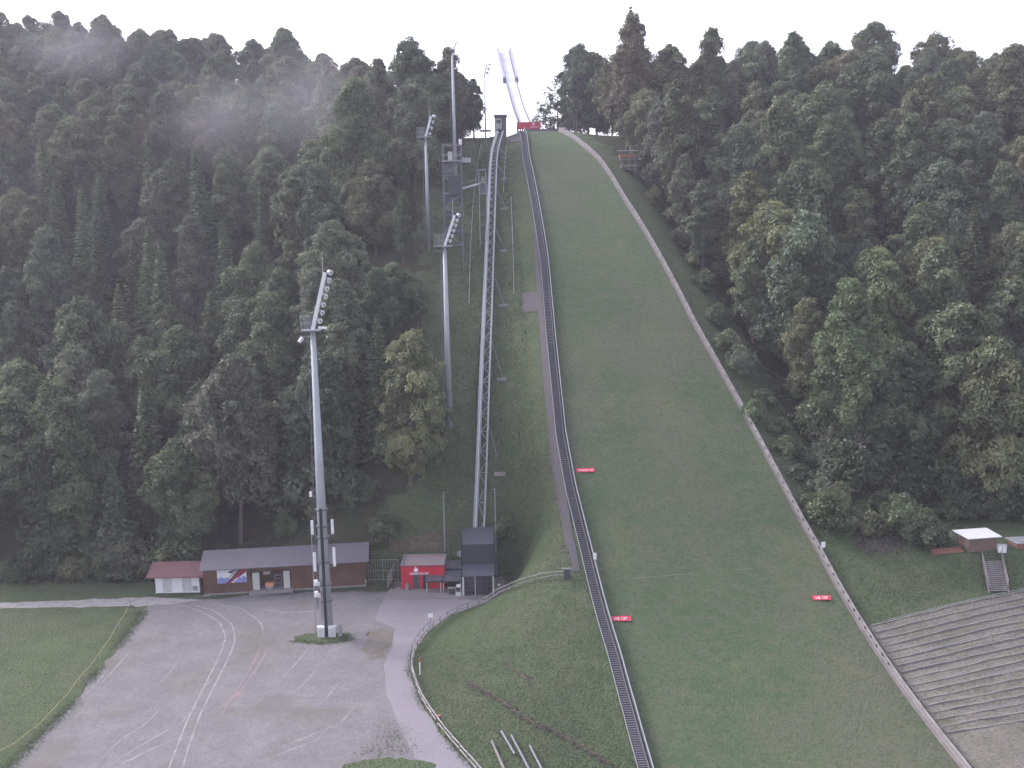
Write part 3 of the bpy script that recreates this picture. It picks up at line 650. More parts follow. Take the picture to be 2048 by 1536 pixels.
# ================================================================== built things
Z3 = np.array([0, 0, 1.])
class Frame:
    """local frame on level ground: A and B are the front corners"""
    def __init__(s, A, B):
        s.o = np.array(A, float); d = np.array(B, float) - s.o; s.w = float(np.linalg.norm(d)); s.x = d / s.w; s.y = np.cross(Z3, s.x); s.z = Z3
    def p(s, u, v, h): return s.o + s.x * u + s.y * v + s.z * h
    def px(s, px, py, v=0):   # pixel -> (u, h) in the vertical plane at depth v
        d = ray(px, py); o = s.o + s.y * v; t = np.dot(o - CAM, s.y) / np.dot(d, s.y); q = CAM + d * t - s.o; return float(np.dot(q, s.x)), float(q[2])
    def box(s, mb, u0, u1, v0, v1, h0, h1): return mb.box(s.p(u0, v0, h0), s.x * (u1 - u0), s.y * (v1 - v0), s.z * (h1 - h0))

# ---------------------------------------------------------------- long brown shed
fr = Frame(flat(409, 1191), flat(733, 1172)); W = fr.w
hE = fr.px(733, 1118)[1]; hE = max(3.2, min(hE, 4.2))
t = thing('long_shed', fr.o, 'long dark brown boarded shed with grey roof and a ski banner, behind the gravel lot', 'shed')
n0, n1 = fr.px(503, 1150)[0], fr.px(582, 1150)[0]; nh = fr.px(540, 1142)[1]
mb = MB(); D_ = 4.8
fr.box(mb, 0, n0, 0, .15, 0, hE); fr.box(mb, n1, W, 0, .15, 0, hE); fr.box(mb, n0, n1, 0, .15, nh, hE)
fr.box(mb, 0, .15, .15, D_, 0, hE); fr.box(mb, W - .15, W, .15, D_, 0, hE); fr.box(mb, .15, W - .15, D_ - .15, D_, 0, hE)
fr.box(mb, n0 - .1, n0, .15, 2.0, 0, hE); fr.box(mb, n1, n1 + .1, .15, 2.0, 0, hE); fr.box(mb, n0 - .1, n1 + .1, 2.0, 2.1, 0, hE)
u = .22
while u < W:                                    # cover strips of the boarding
    if not (n0 - .05 < u < n1 + .05): fr.box(mb, u, u + .05, -.02, 0, .1, hE - .02)
    u += .26
part('wall', mb, M['shed'], t)
mb = MB(); rz = 1.35
for (v0, h0, v1, h1) in ((-.9, hE - .12, 2.9, hE + rz), (D_ + .7, hE - .1, 2.9, hE + rz)):
    mb.hexa([fr.p(-.3, v0, h0), fr.p(W + .45, v0, h0), fr.p(W + .45, v1, h1), fr.p(-.3, v1, h1), fr.p(-.3, v0, h0 + .12), fr.p(W + .45, v0, h0 + .12), fr.p(W + .45, v1, h1 + .12), fr.p(-.3, v1, h1 + .12)])
part('roof', mb, M['roof_grey'], t)
mb = MB()
for u in (0, W): mb.poly([fr.p(u - .005 if u == 0 else u + .005, 0, hE), fr.p(u, D_, hE), fr.p(u, 2.9, hE + rz)])
part('gable', mb, M['shed'], t)
mb = MB(); fr.box(mb, -.3, W + .45, -1.0, -.9, hE - .12, hE - .02); part('gutter', mb, M['galv_dark'], t)
mb = MB(); fr.box(mb, n0 - .3, n1 + .25, -1.1, 2.0, 0, .38); part('porch_slab', mb, M['concrete'], t)
for (a, b) in ((505, 519), (567, 580)):
    u0, u1 = fr.px(a, 1160)[0], fr.px(b, 1160)[0]; mb = MB(); fr.box(mb, u0, u1, .0, .06, .38, nh - .12); part('door', mb, M['doorpale'], t)
mb = MB(); fr.box(mb, -.1, W, -.14, -.02, 0, .22); part('plinth', mb, M['concrete'], t)
# banner: a flat printed board
c = [fr.px(433, 1132), fr.px(492, 1131), fr.px(491, 1165), fr.px(436, 1166)]
u0, u1 = c[0][0], c[1][0]; h1, h0 = (c[0][1] + c[1][1]) / 2, (c[2][1] + c[3][1]) / 2; h1 = min(h1, hE - .15)
bw, bh = u1 - u0, h1 - h0
tb = thing('banner', fr.p(u0, -.07, h0), 'pale printed banner with a ski jumper and maroon diagonal, hung on the long brown shed', 'banner')
mb = MB(); fr.box(mb, u0, u1, -.09, -.03, h0, h1); part('board', mb, M['postersky'], tb)
def bp(a, b, k=.094): return fr.p(u0 + bw * a, -k, h0 + bh * b)
def slab(poly, k):  # thin layer on the banner
    mb = MB(); mb.poly([bp(a, b, k) for a, b in poly]); return mb
part('mountains', slab([(0, 0), (1, 0), (1, .32), (.9, .42), (.8, .3), (.68, .4), (.5, .2), (.34, .38), (.22, .33), (.12, .45), (.05, .33), (0, .36)], .096), M['blue'], tb)
part('stripe', slab([(.34, 0), (.5, 0), (1, .72), (1, .98), (.86, .98)], .100), M['maroon'], tb)
part('white_line', slab([(.47, .02), (.53, .02), (.72, .32), (.68, .34)], .104), M['white'], tb)
part('dark_line', slab([(.30, 0), (.35, 0), (.88, .98), (.82, .98)], .103), M['black'], tb)
mb = slab([(.36, .72), (.52, .62), (.56, .74), (.68, .82), (.66, .9), (.52, .84), (.42, .78)], .108); mb.poly([bp(a, b, .108) for a, b in [(.38, .36), (.72, .86), (.75, .84), (.42, .36)]])
part('jumper', mb, M['door'], tb)
# things inside the niche
def framed(name, label, cat, px0, px1, h0, h1, v0, v1, m, extra=None):
    u0, u1 = fr.px(px0, 1165)[0], fr.px(px1, 1165)[0]; T = thing(name, fr.p(u0, v0, h0), label, cat)
    return T, u0, u1
T, a, b = framed('wooden_chest', 'orange-topped wooden chest standing in the open niche of the long shed', 'chest', 530, 547, .38, 1, .2, 1, None)
mb = MB(); fr.box(mb, a, b, .1, .9, .7, 1.15); part('lid', mb, M['orange'], T)
mb = MB(); fr.box(mb, a + .12, b - .12, .16, .84, .38, .698); part('base', mb, M['wood_pale'], T)
T, a, b = framed('shelf', 'pale open shelf frame at the right of the shed niche', 'shelf', 548, 563, .38, 1, .2, 1, None)
mb = MB()
for h in (.9, 1.45, 1.95): fr.box(mb, a, b, .6, 1.3, h, h + .06)
part('board', mb, M['wood_pale'], T)
for u_ in (a, b - .07):
    for v_ in (.6, 1.23): mb = MB(); fr.box(mb, u_, u_ + .07, v_, v_ + .07, .38, 2.1); part('post', mb, M['wood_pale'], T)
mb = MB(); u_ = fr.px(530, 1150)[0]; fr.box(mb, u_ - .5, u_ + .45, 1.93, 1.99, 1.75, 2.3)
single('notice_board', mb, M['offwhite'], fr.p(u_, 1.9, 1.75), 'small pale notice board on the back wall of the shed niche', 'notice board')
for k, (px, py) in enumerate([(427, 1182), (502, 1172), (585, 1170), (732, 1170)]):
    q = flat(px, py + 2); mb = MB(); mb.tube(q, q + (0, 0, .75), .1, .1, 10); mb.m = 1; mb.tube(q + (0, 0, .75), q + (0, 0, .86), .115, .06, 10)
    single('bollard', mb, [M['wood_pale'], M['white']], q, ['short pale bollard left of the ski banner', 'short pale bollard at the left end of the porch slab', 'short pale bollard at the right end of the porch slab', 'short pale bollard at the right corner of the long shed'][k], 'bollard', 'bollards in front of the long shed')
# grey utility box between the sheds
q = flat(417, 1186); mb = MB(); mb.box(q + (-.3, 0, 0), (.75, 0, 0), (0, .4, 0), (0, 0, .12)); T = thing('utility_cabinet', q, 'narrow pale grey utility cabinet between the white shed and the brown shed', 'cabinet')
part('foot', mb, M['concrete'], T); mb = MB(); mb.box(q + (-.22, .04, .12), (.6, 0, 0), (0, .34, 0), (0, 0, 1.15)); part('body', mb, M['offwhite'], T)
mb = MB(); mb.box(q + (-.26, .0, 1.27), (.68, 0, 0), (0, .42, 0), (0, 0, .07)); part('lid', mb, M['galv'], T)

# ---------------------------------------------------------------- white shed with brown roof
fr2 = Frame(flat(312, 1186), flat(400, 1184.5)); W2 = fr2.w; hw = fr2.px(350, 1151)[1]
t = thing('white_shed', fr2.o, 'small white shed with a brown tiled roof left of the long shed', 'shed')
mb = MB(); fr2.box(mb, 0, W2, 0, 3.2, .12, hw + .35); fr2.box(mb, -.05, W2 + .05, -.05, 3.25, 0, .12); part('wall', mb, M['white'], t)
for (a, b, k) in ((327, 342, 0), (366, 381, 1)):
    u0, u1 = fr2.px(a, 1170)[0], fr2.px(b, 1170)[0]; mb = MB(); fr2.box(mb, u0, u1, -.04, 0, .14, hw - .1); d = part('door', mb, M['offwhite'], t)
    mb = MB(); fr2.box(mb, u0 + .1, u0 + .16, -.09, -.04, 1.0, 1.15); part('handle', mb, M['black'], d)
for u_ in (fr2.px(326, 1170)[0], fr2.px(343, 1170)[0], fr2.px(365, 1170)[0], fr2.px(382, 1170)[0]): 
    mb = MB(); fr2.box(mb, u_ - .03, u_ + .03, -.05, 0, .13, hw - .02); part('corner_post', mb, M['offwhite'], t)
u_ = fr2.px(390, 1174)[0]; mb = MB(); 
for k in range(5): fr2.box(mb, u_ - .3, u_ + .35, -.06, -.02, .3 + k * .13, .37 + k * .13)
part('vent_grille', mb, M['galv_dark'], t)
uR = fr2.px(424, 1148)[0]; uL = fr2.px(297, 1150)[0]
mb = MB(); 
for (v0, h0, v1, h1) in ((-1.0, hw + .0, 2.0, hw + 1.15), (4.0, hw + .1, 2.0, hw + 1.15)):
    mb.hexa([fr2.p(uL, v0, h0), fr2.p(uR, v0, h0), fr2.p(uR, v1, h1), fr2.p(uL, v1, h1), fr2.p(uL, v0, h0 + .14), fr2.p(uR, v0, h0 + .14), fr2.p(uR, v1, h1 + .14), fr2.p(uL, v1, h1 + .14)])
part('roof', mb, M['roof_brown'], t)
mb = MB(); fr2.box(mb, W2 + .1, W2 + .3, .6, 3.0, 0, hw); part('side_panel', mb, M['shed'], t)

# ---------------------------------------------------------------- green mesh fence between the sheds and red house
def panel_fence(pts, h, label, cat='fence', mpost='galv', mrail='galv', step=2.4, rails=(0.15, 1.0), mesh=True, group=None, name='mesh_fence', wire=.025, gap=.22):
    P = resample(pts, step); T = thing(name, P[0], label, cat, group)
    for p in P: mb = MB(); mb.beam(p, p + (0, 0, h), .07, .07); part('post', mb, M[mpost], T)
    mb = MB()
    for k in rails:
        for a, b in zip(P[:-1], P[1:]): mb.beam(a + Z3 * h * k, b + Z3 * h * k, .05, .05)
    part('rail', mb, M[mrail], T)
    if mesh:
        mb = MB()
        for a, b in zip(P[:-1], P[1:]):
            n = max(2, int(np.linalg.norm(b - a) / gap))
            for i in range(1, n): q = a + (b - a) * i / n; mb.beam(q + Z3 * .08, q + Z3 * (h - .03), wire, wire)
        part('mesh', mb, M[mrail], T)
    return T
panel_fence([flat(737, 1164), flat(797, 1163)], 3.2, 'tall green-grey mesh fence between the long shed and red house', rails=(.1, .5, .98), gap=.3)
panel_fence([flat(776, 1178), flat(797, 1142)], 2.0, 'leaning grey barrier of pale boards left of the red house', name='barrier', rails=(.1, .35, .6, .98), mpost='wood_pale', mrail='wood_pale')

# ---------------------------------------------------------------- red house
fr3 = Frame(flat(803, 1178.5), flat(889, 1177)); W3 = fr3.w; h3 = fr3.px(845, 1134)[1]
t = thing('red_house', fr3.o, 'bright red flat-roofed ticket house with white lettering beside the black station', 'house')
mb = MB(); Dp = 4.6
fr3.box(mb, 0, W3, 0, Dp, 0, h3); part('wall', mb, M['red'], t)
mb = MB(); mb.poly([fr3.p(.2, .2, h3 + .02), fr3.p(W3 - .2, .2, h3 + .02), fr3.p(W3 - .2, Dp - .2, h3 + .02), fr3.p(.2, Dp - .2, h3 + .02)]); part('roof', mb, M['roof_flat'], t)
mb = MB(); fr3.box(mb, -.05, .18, .15, Dp, h3, h3 + .2); fr3.box(mb, W3 - .18, W3 + .05, .15, Dp, h3, h3 + .2); fr3.box(mb, -.05, W3 + .05, Dp, Dp + .2, h3, h3 + .2); part('parapet', mb, M['galv'], t)
mb = MB(); fr3.box(mb, -.05, W3 + .05, -.04, .15, h3 - .03, h3 + .2); part('front_edge', mb, M['maroon'], t)
u0, u1 = fr3.px(826, 1165)[0], fr3.px(839, 1165)[0]; mb = MB(); fr3.box(mb, u0, u1, -.03, 0, .02, 2.15); d = part('door', mb, M['door'], t)
mb = MB(); fr3.box(mb, u1 - .2, u1 - .12, -.09, -.03, .95, 1.1); part('handle', mb, M['galv'], d)
u0 = fr3.px(846, 1165)[0]; mb = MB(); fr3.box(mb, u0, u0 + .75, -.03, 0, .02, 2.1); part('door', mb, M['black'], t, 'black narrow door')
u0 = fr3.px(811, 1165)[0]; mb = MB(); mb.tube(fr3.p(u0, -.06, 0), fr3.p(u0, -.06, h3 - .3), .05, .05, 8); part('downpipe', mb, M['maroon'], t)
u0, z0 = fr3.px(819, 1149.5); mb, wd = text_mb('OBERSTDORF', .42, fr3.p(u0, -.05, z0), fr3.x, Z3, .04); part('lettering', mb, M['white'], t)
u0, z0 = fr3.px(832, 1140); mb = MB(); c = fr3.p(u0, -.05, z0 + .02)
mb.poly([c + fr3.x * (.3 * math.cos(a)) + Z3 * (.27 * math.sin(a)) for a in np.linspace(0, 6.28, 20, endpoint=False)])
mb.poly([c + fr3.x * a + Z3 * b for a, b in ((-.12, .2), (.02, .2), (-.04, .52), (-.13, .5))]); mb.poly([c + fr3.x * a + Z3 * b for a, b in ((.03, .22), (.2, .2), (.12, .36))])
part('emblem', mb, M['white'], t)
# round-shouldered bin and small stand before it
q = flat(815, 1180); T = thing('litter_bin', q, 'small grey litter bin in front of the red wall', 'bin')
mb = MB(); mb.tube(q, q + (0, 0, .85), .24, .26, 12); part('body', mb, M['galv'], T); mb = MB(); mb.tube(q + (0, 0, .86), q + (0, 0, .95), .28, .2, 12); part('lid', mb, M['galv_dark'], T)

# canopies right of it
def canopy(pxs, label, mm='clad2'):
    (ax, ay), (bx, by), (cx_, cy_), (dx_, dy_) = pxs   # front-left, front-right, back-right, back-left in the photo
    vf = -1.6 if label.startswith('low') else -1.2; vb = 1.4 if label.startswith('low') else 3.6
    A_ = fr3.px(ax, ay, vf); B_ = fr3.px(bx, by, vf); C_ = fr3.px(cx_, cy_, vb); D__ = fr3.px(dx_, dy_, vb)
    hf = (A_[1] + B_[1]) / 2; hb = (C_[1] + D__[1]) / 2
    T = thing('canopy', fr3.p(A_[0], vf, 0), label, 'canopy')
    q = [fr3.p(A_[0], vf, hf), fr3.p(B_[0], vf, hf), fr3.p(B_[0], vb, hb), fr3.p(A_[0], vb, hb)]
    mb = MB(); mb.hexa(q + [p + Z3 * .1 for p in q]); n = int((B_[0] - A_[0]) / .45)
    for i in range(n + 1):
        u = A_[0] + (B_[0] - A_[0] - .04) * i / n; mb.hexa([fr3.p(u, vf, hf + .1), fr3.p(u + .04, vf, hf + .1), fr3.p(u + .04, vb, hb + .1), fr3.p(u, vb, hb + .1), fr3.p(u, vf, hf + .14), fr3.p(u + .04, vf, hf + .14), fr3.p(u + .04, vb, hb + .14), fr3.p(u, vb, hb + .14)])
    part('roof', mb, M[mm], T)
    for u in (A_[0] + .15, B_[0] - .15):
        mb = MB(); mb.beam(fr3.p(u, vf + .15, 0), fr3.p(u, vf + .15, hf), .1, .1); part('post', mb, M['offwhite'], T)
    mb = MB(); mb.beam(fr3.p(A_[0], vf + .06, hf - .08), fr3.p(B_[0], vf + .06, hf - .08), .08, .14); part('fascia', mb, M['black'], T)
    return T, A_, B_, hf
canopy([(851, 1163), (883, 1163), (889, 1142), (857, 1142)], 'low black canopy on pale posts in front of the red house')
canopy([(884, 1163), (923, 1163), (927, 1122), (893, 1122)], 'larger black sheet canopy joining the red house and the station')
q = fr3.p(W3 + .3, 1.2, 0); mb = MB(); fr3.box(mb, W3 + .1, W3 + 2.7, 1.2, 1.35, 0, 2.3); single('dark_screen_wall', mb, M['black'], q, 'black screen wall under the larger canopy', 'wall')
q = flat(904, 1190); T = thing('ticket_counter', q, 'small wooden counter frame under the larger canopy', 'counter')
mb = MB(); mb.box(q + (-.55, 0, .85), (1.1, 0, 0), (0, .5, 0), (0, 0, .08)); part('top', mb, M['wood_pale'], T)
for dx_ in (-.5, .44): mb = MB(); mb.box(q + (dx_, .02, 0), (.07, 0, 0), (0, .45, 0), (0, 0, .85)); part('leg', mb, M['wood_pale'], T)
mb = MB(); mb.box(q + (-.43, .1, .1), (.86, 0, 0), (0, .04, 0), (0, 0, .7)); part('panel', mb, M['door'], T)
q = flat(917, 1193); T = thing('info_sign', q, 'white notice on a black post above a pale block at the station corner', 'sign')
mb = MB(); mb.box(q + (-.35, 0, 0), (.7, 0, 0), (0, .4, 0), (0, 0, .5)); part('base', mb, M['offwhite'], T)
mb = MB(); mb.box(q + (-.08, .15, .5), (.16, 0, 0), (0, .1, 0), (0, 0, 1.4)); part('post', mb, M['black'], T)
mb = MB(); mb.box(q + (-.25, .1, 1.2), (.5, 0, 0), (0, .04, 0), (0, 0, .42)); part('panel', mb, M['white'], T)

# ---------------------------------------------------------------- black funicular station
f4 = Frame(flat(927, 1192), flat(987, 1190.5)); W4 = f4.w
t = thing('funicular_station', f4.o, 'black sheet-clad lower funicular station with gridded glass front', 'station')
hA = f4.px(955, 1151)[1]; hB = f4.px(955, 1129, 2.6)[1]; hC = f4.px(955, 1089, 2.6)[1]; hD = f4.px(955, 1073, 5.2)[1]
prof = [(0, hA), (2.6, hB), (2.6, hC), (5.2, hD), (8.4, hD + .2), (8.4, 0)]
mb = MB()
for u0, u1 in ((-.12, .06), (W4 - .06, W4 + .12)):
    b = len(mb.v); P_ = [(0, 0)] + prof
    for u in (u0, u1): mb.v += [tuple(f4.p(u, v, h)) for v, h in P_]
    n = len(P_)
    # side split in convex pieces
    def idx(i, s_): return b + i + s_ * n
    for s_ in (0, 1):
        for q in ((0, 1, 2, 6), (2, 3, 4, 5, 6)): mb.f.append(tuple(idx(i, s_) for i in q)); mb.mi.append(0)
    for i in range(n): j = (i + 1) % n; mb.f.append((idx(i, 0), idx(j, 0), idx(j, 1), idx(i, 1))); mb.mi.append(0)
part('side_wall', mb, M['offwhite'], t)
def slopeplate(name, v0, h0, v1, h1, m, off=0.0, thick=.1):
    mb = MB(); nrm = np.array([-(h1 - h0), v1 - v0]); nrm = nrm / np.linalg.norm(nrm)
    def P(u, v, h, k): return f4.p(u, v + nrm[0] * k, h + nrm[1] * k)
    a, b = -.18, W4 + .18
    mb.hexa([P(a, v0, h0, .01), P(b, v0, h0, .01), P(b, v1, h1, .01), P(a, v1, h1, .01), P(a, v0, h0, thick), P(b, v0, h0, thick), P(b, v1, h1, thick), P(a, v1, h1, thick)])
    n = 9
    for i in range(n + 1):
        u = a + (b - a - .05) * i / n
        mb.hexa([P(u, v0, h0, thick), P(u + .05, v0, h0, thick), P(u + .05, v1, h1, thick), P(u, v1, h1, thick), P(u, v0, h0, thick + .05), P(u + .05, v0, h0, thick + .05), P(u + .05, v1, h1, thick + .05), P(u, v1, h1, thick + .05)])
    return part(name, mb, M[m], t)
slopeplate('roof', -.25, hA - .05, 2.5, hB, 'clad2'); slopeplate('cladding', 2.6, hB, 2.6, hC, 'clad'); slopeplate('upper_roof', 2.45, hC, 5.2, hD, 'clad2'); slopeplate('back_roof', 5.2, hD, 8.4, hD + .2, 'clad2')
mb = MB()
for u in (-.27, W4 + .15):
    mb.hexa([f4.p(u, -.3, hA - .05), f4.p(u + .14, -.3, hA - .05), f4.p(u + .14, 2.5, hB), f4.p(u, 2.5, hB), f4.p(u, -.3, hA + .22), f4.p(u + .14, -.3, hA + .22), f4.p(u + .14, 2.4, hB + .25), f4.p(u, 2.4, hB + .25)])
    f4.box(mb, u, u + .14, 2.3, 2.6, hB, hC + .1)
    mb.hexa([f4.p(u, 2.4, hC), f4.p(u + .14, 2.4, hC), f4.p(u + .14, 5.2, hD), f4.p(u, 5.2, hD), f4.p(u, 2.4, hC + .25), f4.p(u + .14, 2.4, hC + .25), f4.p(u + .14, 5.2, hD + .25), f4.p(u, 5.2, hD + .25)])
part('edge_trim', mb, M['black'], t)
mb = MB(); f4.box(mb, .06, W4 - .06, .12, .16, .05, hA - .1); g_ = part('glass_front', mb, M['glass'], t)
mb = MB()
for k in range(5): h = .06 + (hA - .25) * k / 4; f4.box(mb, .06, W4 - .06, .05, .12, h, h + .07)
for k in (.0, .2, .6, .8): u = .06 + (W4 - .12) * k; f4.box(mb, u, u + .06, .04, .118, .05, hA - .12)
part('frame', mb, M['clad'], g_)
mb = MB(); u = W4 * .385; f4.box(mb, u, u + .09, -.01, .036, .05, hA - .12); part('mullion', mb, M['offwhite'], g_)
for u in (.0, W4 - .1): mb = MB(); f4.box(mb, u - .02, u + .12, -.06, .03, 0, hA - .06); part('jamb', mb, M['offwhite'], t)
q = f4.p(-.5, 4.5, hB + .9); mb = MB(); mb.tube(q, q + f4.y * .12 , .42, .42, 18); mb.tube(q + f4.y * .12, q + f4.y * .4 + f4.x * .4, .05, .05, 6)
part('dish', mb, M['galv'], t)
panel_fence([flat(990, 1186), flat(1006, 1184)], 2.0, 'narrow grey mesh gate right of the black station', 'gate', name='mesh_gate', step=1.1, gap=.14)
q = flat(998, 1185.5); mb = MB(); mb.box(q + (-.2, -.05, .95), (.42, 0, 0), (0, .03, 0), (0, 0, .3)); single('notice', mb, M['white'], q + (0, 0, .95), 'white notice on the mesh gate right of the station', 'notice')

# ---------------------------------------------------------------- tall net posts around the lower track
def netpost(px, py, py_top, label):
    p = G(px, py); hgt = 2; q = p.copy()
    for k in range(200):
        q = p + Z3 * k * .1
        if proj(q)[1] < py_top: break
    mb = MB(); mb.tube(p - Z3 * .2, q, .09, .07, 8); single('net_post', mb, M['galv'], p, label, 'post', 'net posts around the lower track'); return q
PO = [((890, 1104), 985, 'tall grey net post behind the red house, left of the track'), ((993, 1150), 978, 'tall grey net post at the right side of the station')]
tops = [netpost(a[0], a[1], b, c) for a, b, c in PO]
p3 = G(933, 992); p4 = G(985, 985)
mb = MB(); mb.tube(tops[0], at(934, 985, 150), .03, .03, 5); mb.tube(tops[1], at(974, 985, 150), .03, .03, 5)
mb.tube(tops[0], flat(886, 1110) + Z3 * 3, .02, .02, 5)
single('net_cable', mb, M['galv'], tops[0], 'thin cables running uphill from the two tall net posts', 'cable')

# ---------------------------------------------------------------- funicular track
TP = [(957, 1078), (962, 960), (966, 850), (970, 740), (974, 640), (977, 560), (980, 480), (984, 380), (986, 330), (989, 300), (995, 278), (1000, 262)]
tp = [G(x, y, 1.1) for x, y in TP]; tp = [p + Z3 * 0 for p in tp]
tp = smoothline(tp, 1.15, 3)
T = thing('funicular_track', tp[0], 'long galvanised lattice funicular track climbing the slope from the black station', 'funicular track')
sd = np.array([1, .03, 0.]); hwid = .72
def off(a, z): return [p + sd * a + Z3 * z for p in tp]
for a, wd, nm in ((-hwid, .26, 'rail_beam'), (hwid, .26, 'rail_beam'), (-.28, .1, 'guide_rail')): mb = MB(); mb.path(off(a, 0), wd, .24); part(nm, mb, M['galv'], T)
mb = MB(); mb.path(off(-hwid + .22, -.02), .2, .05); part('walkway', mb, M['offwhite'], T)
mb = MB(); L1, L2 = off(-.28, -.1), off(hwid, -.1)
for i in range(len(tp) - 1):
    a, b = (L1[i], L2[i + 1]) if i % 2 == 0 else (L2[i], L1[i + 1]); mb.beam(a, b, .08, .08)
part('lacing', mb, M['galv'], T, kind='stuff')
mb = MB(); L0 = off(-hwid, -.12)
for i in range(0, len(tp), 2): mb.beam(L0[i], L2[i], .09, .09)
part('cross_ties', mb, M['galv'], T, kind='stuff')
mb = MB(); mb.path([p + sd * 0 for p in off(-hwid, -.75)], .1, .1); mb.path(off(hwid, -.75), .1, .1)
part('lower_chord', mb, M['galv_dark'], T)
for i in range(6, len(tp) - 4, 11):
    mb = MB()
    for a in (-hwid, hwid): q = tp[i] + sd * a; mb.beam(q - Z3 * .1, (q[0], q[1], gz(q[0], q[1]) - .2), .16, .16)
    part('support_post', mb, M['galv_dark'], T)
    q = tp[i] + sd * hwid; e = q + np.array([2.0, -2.2, 0]); e[2] = gz(e[0], e[1]); mb = MB(); mb.beam(tp[min(i + 3, len(tp) - 1)] + sd * hwid, e, .11, .11); part('brace', mb, M['galv_dark'], T)
    mb = MB(); mb.box((e[0] - 1.0, e[1] - .3, e[2] - .3), (1.6, 0, 0), (0, .6, 0), (0, 0, .5)); part('footing', mb, M['concrete'], T)

# ---------------------------------------------------------------- stairs along the left edge of the landing slope
ys_ = np.arange(74, 240, .3); L = []
for y in ys_: x = float(XL(y)); L.append((x - 1.15, y, gz(x - .6, y)))
L = np.array(L)
T = thing('metal_staircase', L[0], 'very long narrow metal staircase along the left edge of the landing slope', 'staircase')
wS = .95
def offs(a, z, st=4): q = L[::st].copy(); q[:, 0] += a; q[:, 2] += z; return list(q)
mb = MB(); mb.path(offs(-.1, .28), .06, .2); part('stringer', mb, M['galv'], T); mb = MB(); mb.path(offs(wS, .28), .09, .3); part('stringer', mb, M['galv_dark'], T)
mb = MB()
for i, p in enumerate(L):
    if p[1] < 150 or i % 2 == 0: mb.box(p + (-.05, -.12, .22), (wS, 0, 0), (0, .17, 0), (0, 0, .05))
part('treads', mb, M['stair'], T, kind='stuff')
mb = MB(); q = [p + np.array([0, 0, .05]) for p in offs(.42, 0, 8)]; mb.path(q, wS - .1, .04); part('base_strip', mb, M['clad'], T)
mb = MB(); mb.path(offs(wS + .28, .95), .09, .09); part('handrail', mb, M['mast'], T)
mb = MB()
for i in range(0, len(L), 9): p = L[i]; mb.beam(p + (wS + .28, 0, -.1), p + (wS + .28, 0, .95), .06, .06)
part('handrail_posts', mb, M['galv_dark'], T, kind='stuff')
mb = MB(); mb.path(offs(wS + .3, .45), .04, .62); part('side_board', mb, M['galv_dark'], T)
q = G(1181, 1133) ; p = np.array([XL(q[1]) + .1, q[1], q[2]]); mb = MB(); mb.box(p + (-.2, -.12, .9), (.42, 0, 0), (0, .05, 0), (0, 0, .85)); mb.box(p + (-.03, -.06, 0), (.06, 0, 0), (0, .06, 0), (0, 0, .9))
single('small_sign', mb, M['white'], p, 'small white plate on the handrail of the long metal stairs', 'sign')
q = G(1135, 1160); T2 = thing('dark_cabinet', q, 'small dark post cabinet at the top end of the wooden fence', 'cabinet'); mb = MB(); mb.box(q + (-.4, 0, 0), (.8, 0, 0), (0, .4, 0), (0, 0, 1.3)); part('body', mb, M['door'], T2)
mb = MB(); mb.box(q + (-.6, -.05, 1.3), (1.2, 0, 0), (0, .5, 0), (0, 0, .1)); part('top', mb, M['galv_dark'], T2)

# ---------------------------------------------------------------- board wall on the right edge
yr = np.r_[np.arange(74, 240.6, 1.25)]; Rr = np.array([(float(XR(y)), y, gz(float(XR(y)), y)) for y in yr])
T = thing('board_wall', Rr[0], 'long weathered board wall with posts along the right edge of the landing slope', 'board wall')
for k in range(4):
    q = Rr.copy(); q[:, 0] += .02 * (k % 2); q[:, 2] += .12 + k * .215
    mb = MB(); mb.path(list(q), .07, .195); part('board', mb, M['wood_pale' if k % 2 else 'wood_grey'], T)
q = Rr.copy(); q[:, 2] += .93; q[:, 0] += .04; mb = MB(); mb.path(list(q), .14, .05); part('cap', mb, M['wood_pale'], T)
mb = MB()
for p in Rr: mb.beam(p + (.15, 0, -.3), p + (.15, 0, 1.02), .12, .12)
for p in Rr[::2]: mb.beam(p + (.9, 0, -.3), p + (.18, 0, .95), .09, .09)
part('posts', mb, M['galv_dark'], T, kind='stuff')
mb = MB()
for a, b in zip(Rr[:-1], Rr[1:]):
    if 103 < a[1] < 205: q = (a + b) / 2; mb.box(q + (-.08, -.16, .5), (.05, 0, 0), (0, .34, 0), (0, 0, .28))
part('slots', mb, M['black'], T, kind='stuff')
mb = MB(); q = Rr.copy(); q[:, 0] += -.2; q[:, 2] += .06; mb.path(list(q), .3, .05); part('edge_plank', mb, M['wood_grey'], T)
q = G(1637, 1112); p = np.array([XR(q[1]) + .2, q[1], q[2]]); mb = MB(); mb.box(p + (-.25, -.1, 1.15), (.5, 0, 0), (0, .06, 0), (0, 0, .7)); mb.box(p + (-.03, -.02, 0), (.06, 0, 0), (0, .06, 0), (0, 0, 1.2))
single('small_sign', mb, M['white'], p, 'small white plate standing on the board wall below the wood', 'sign')

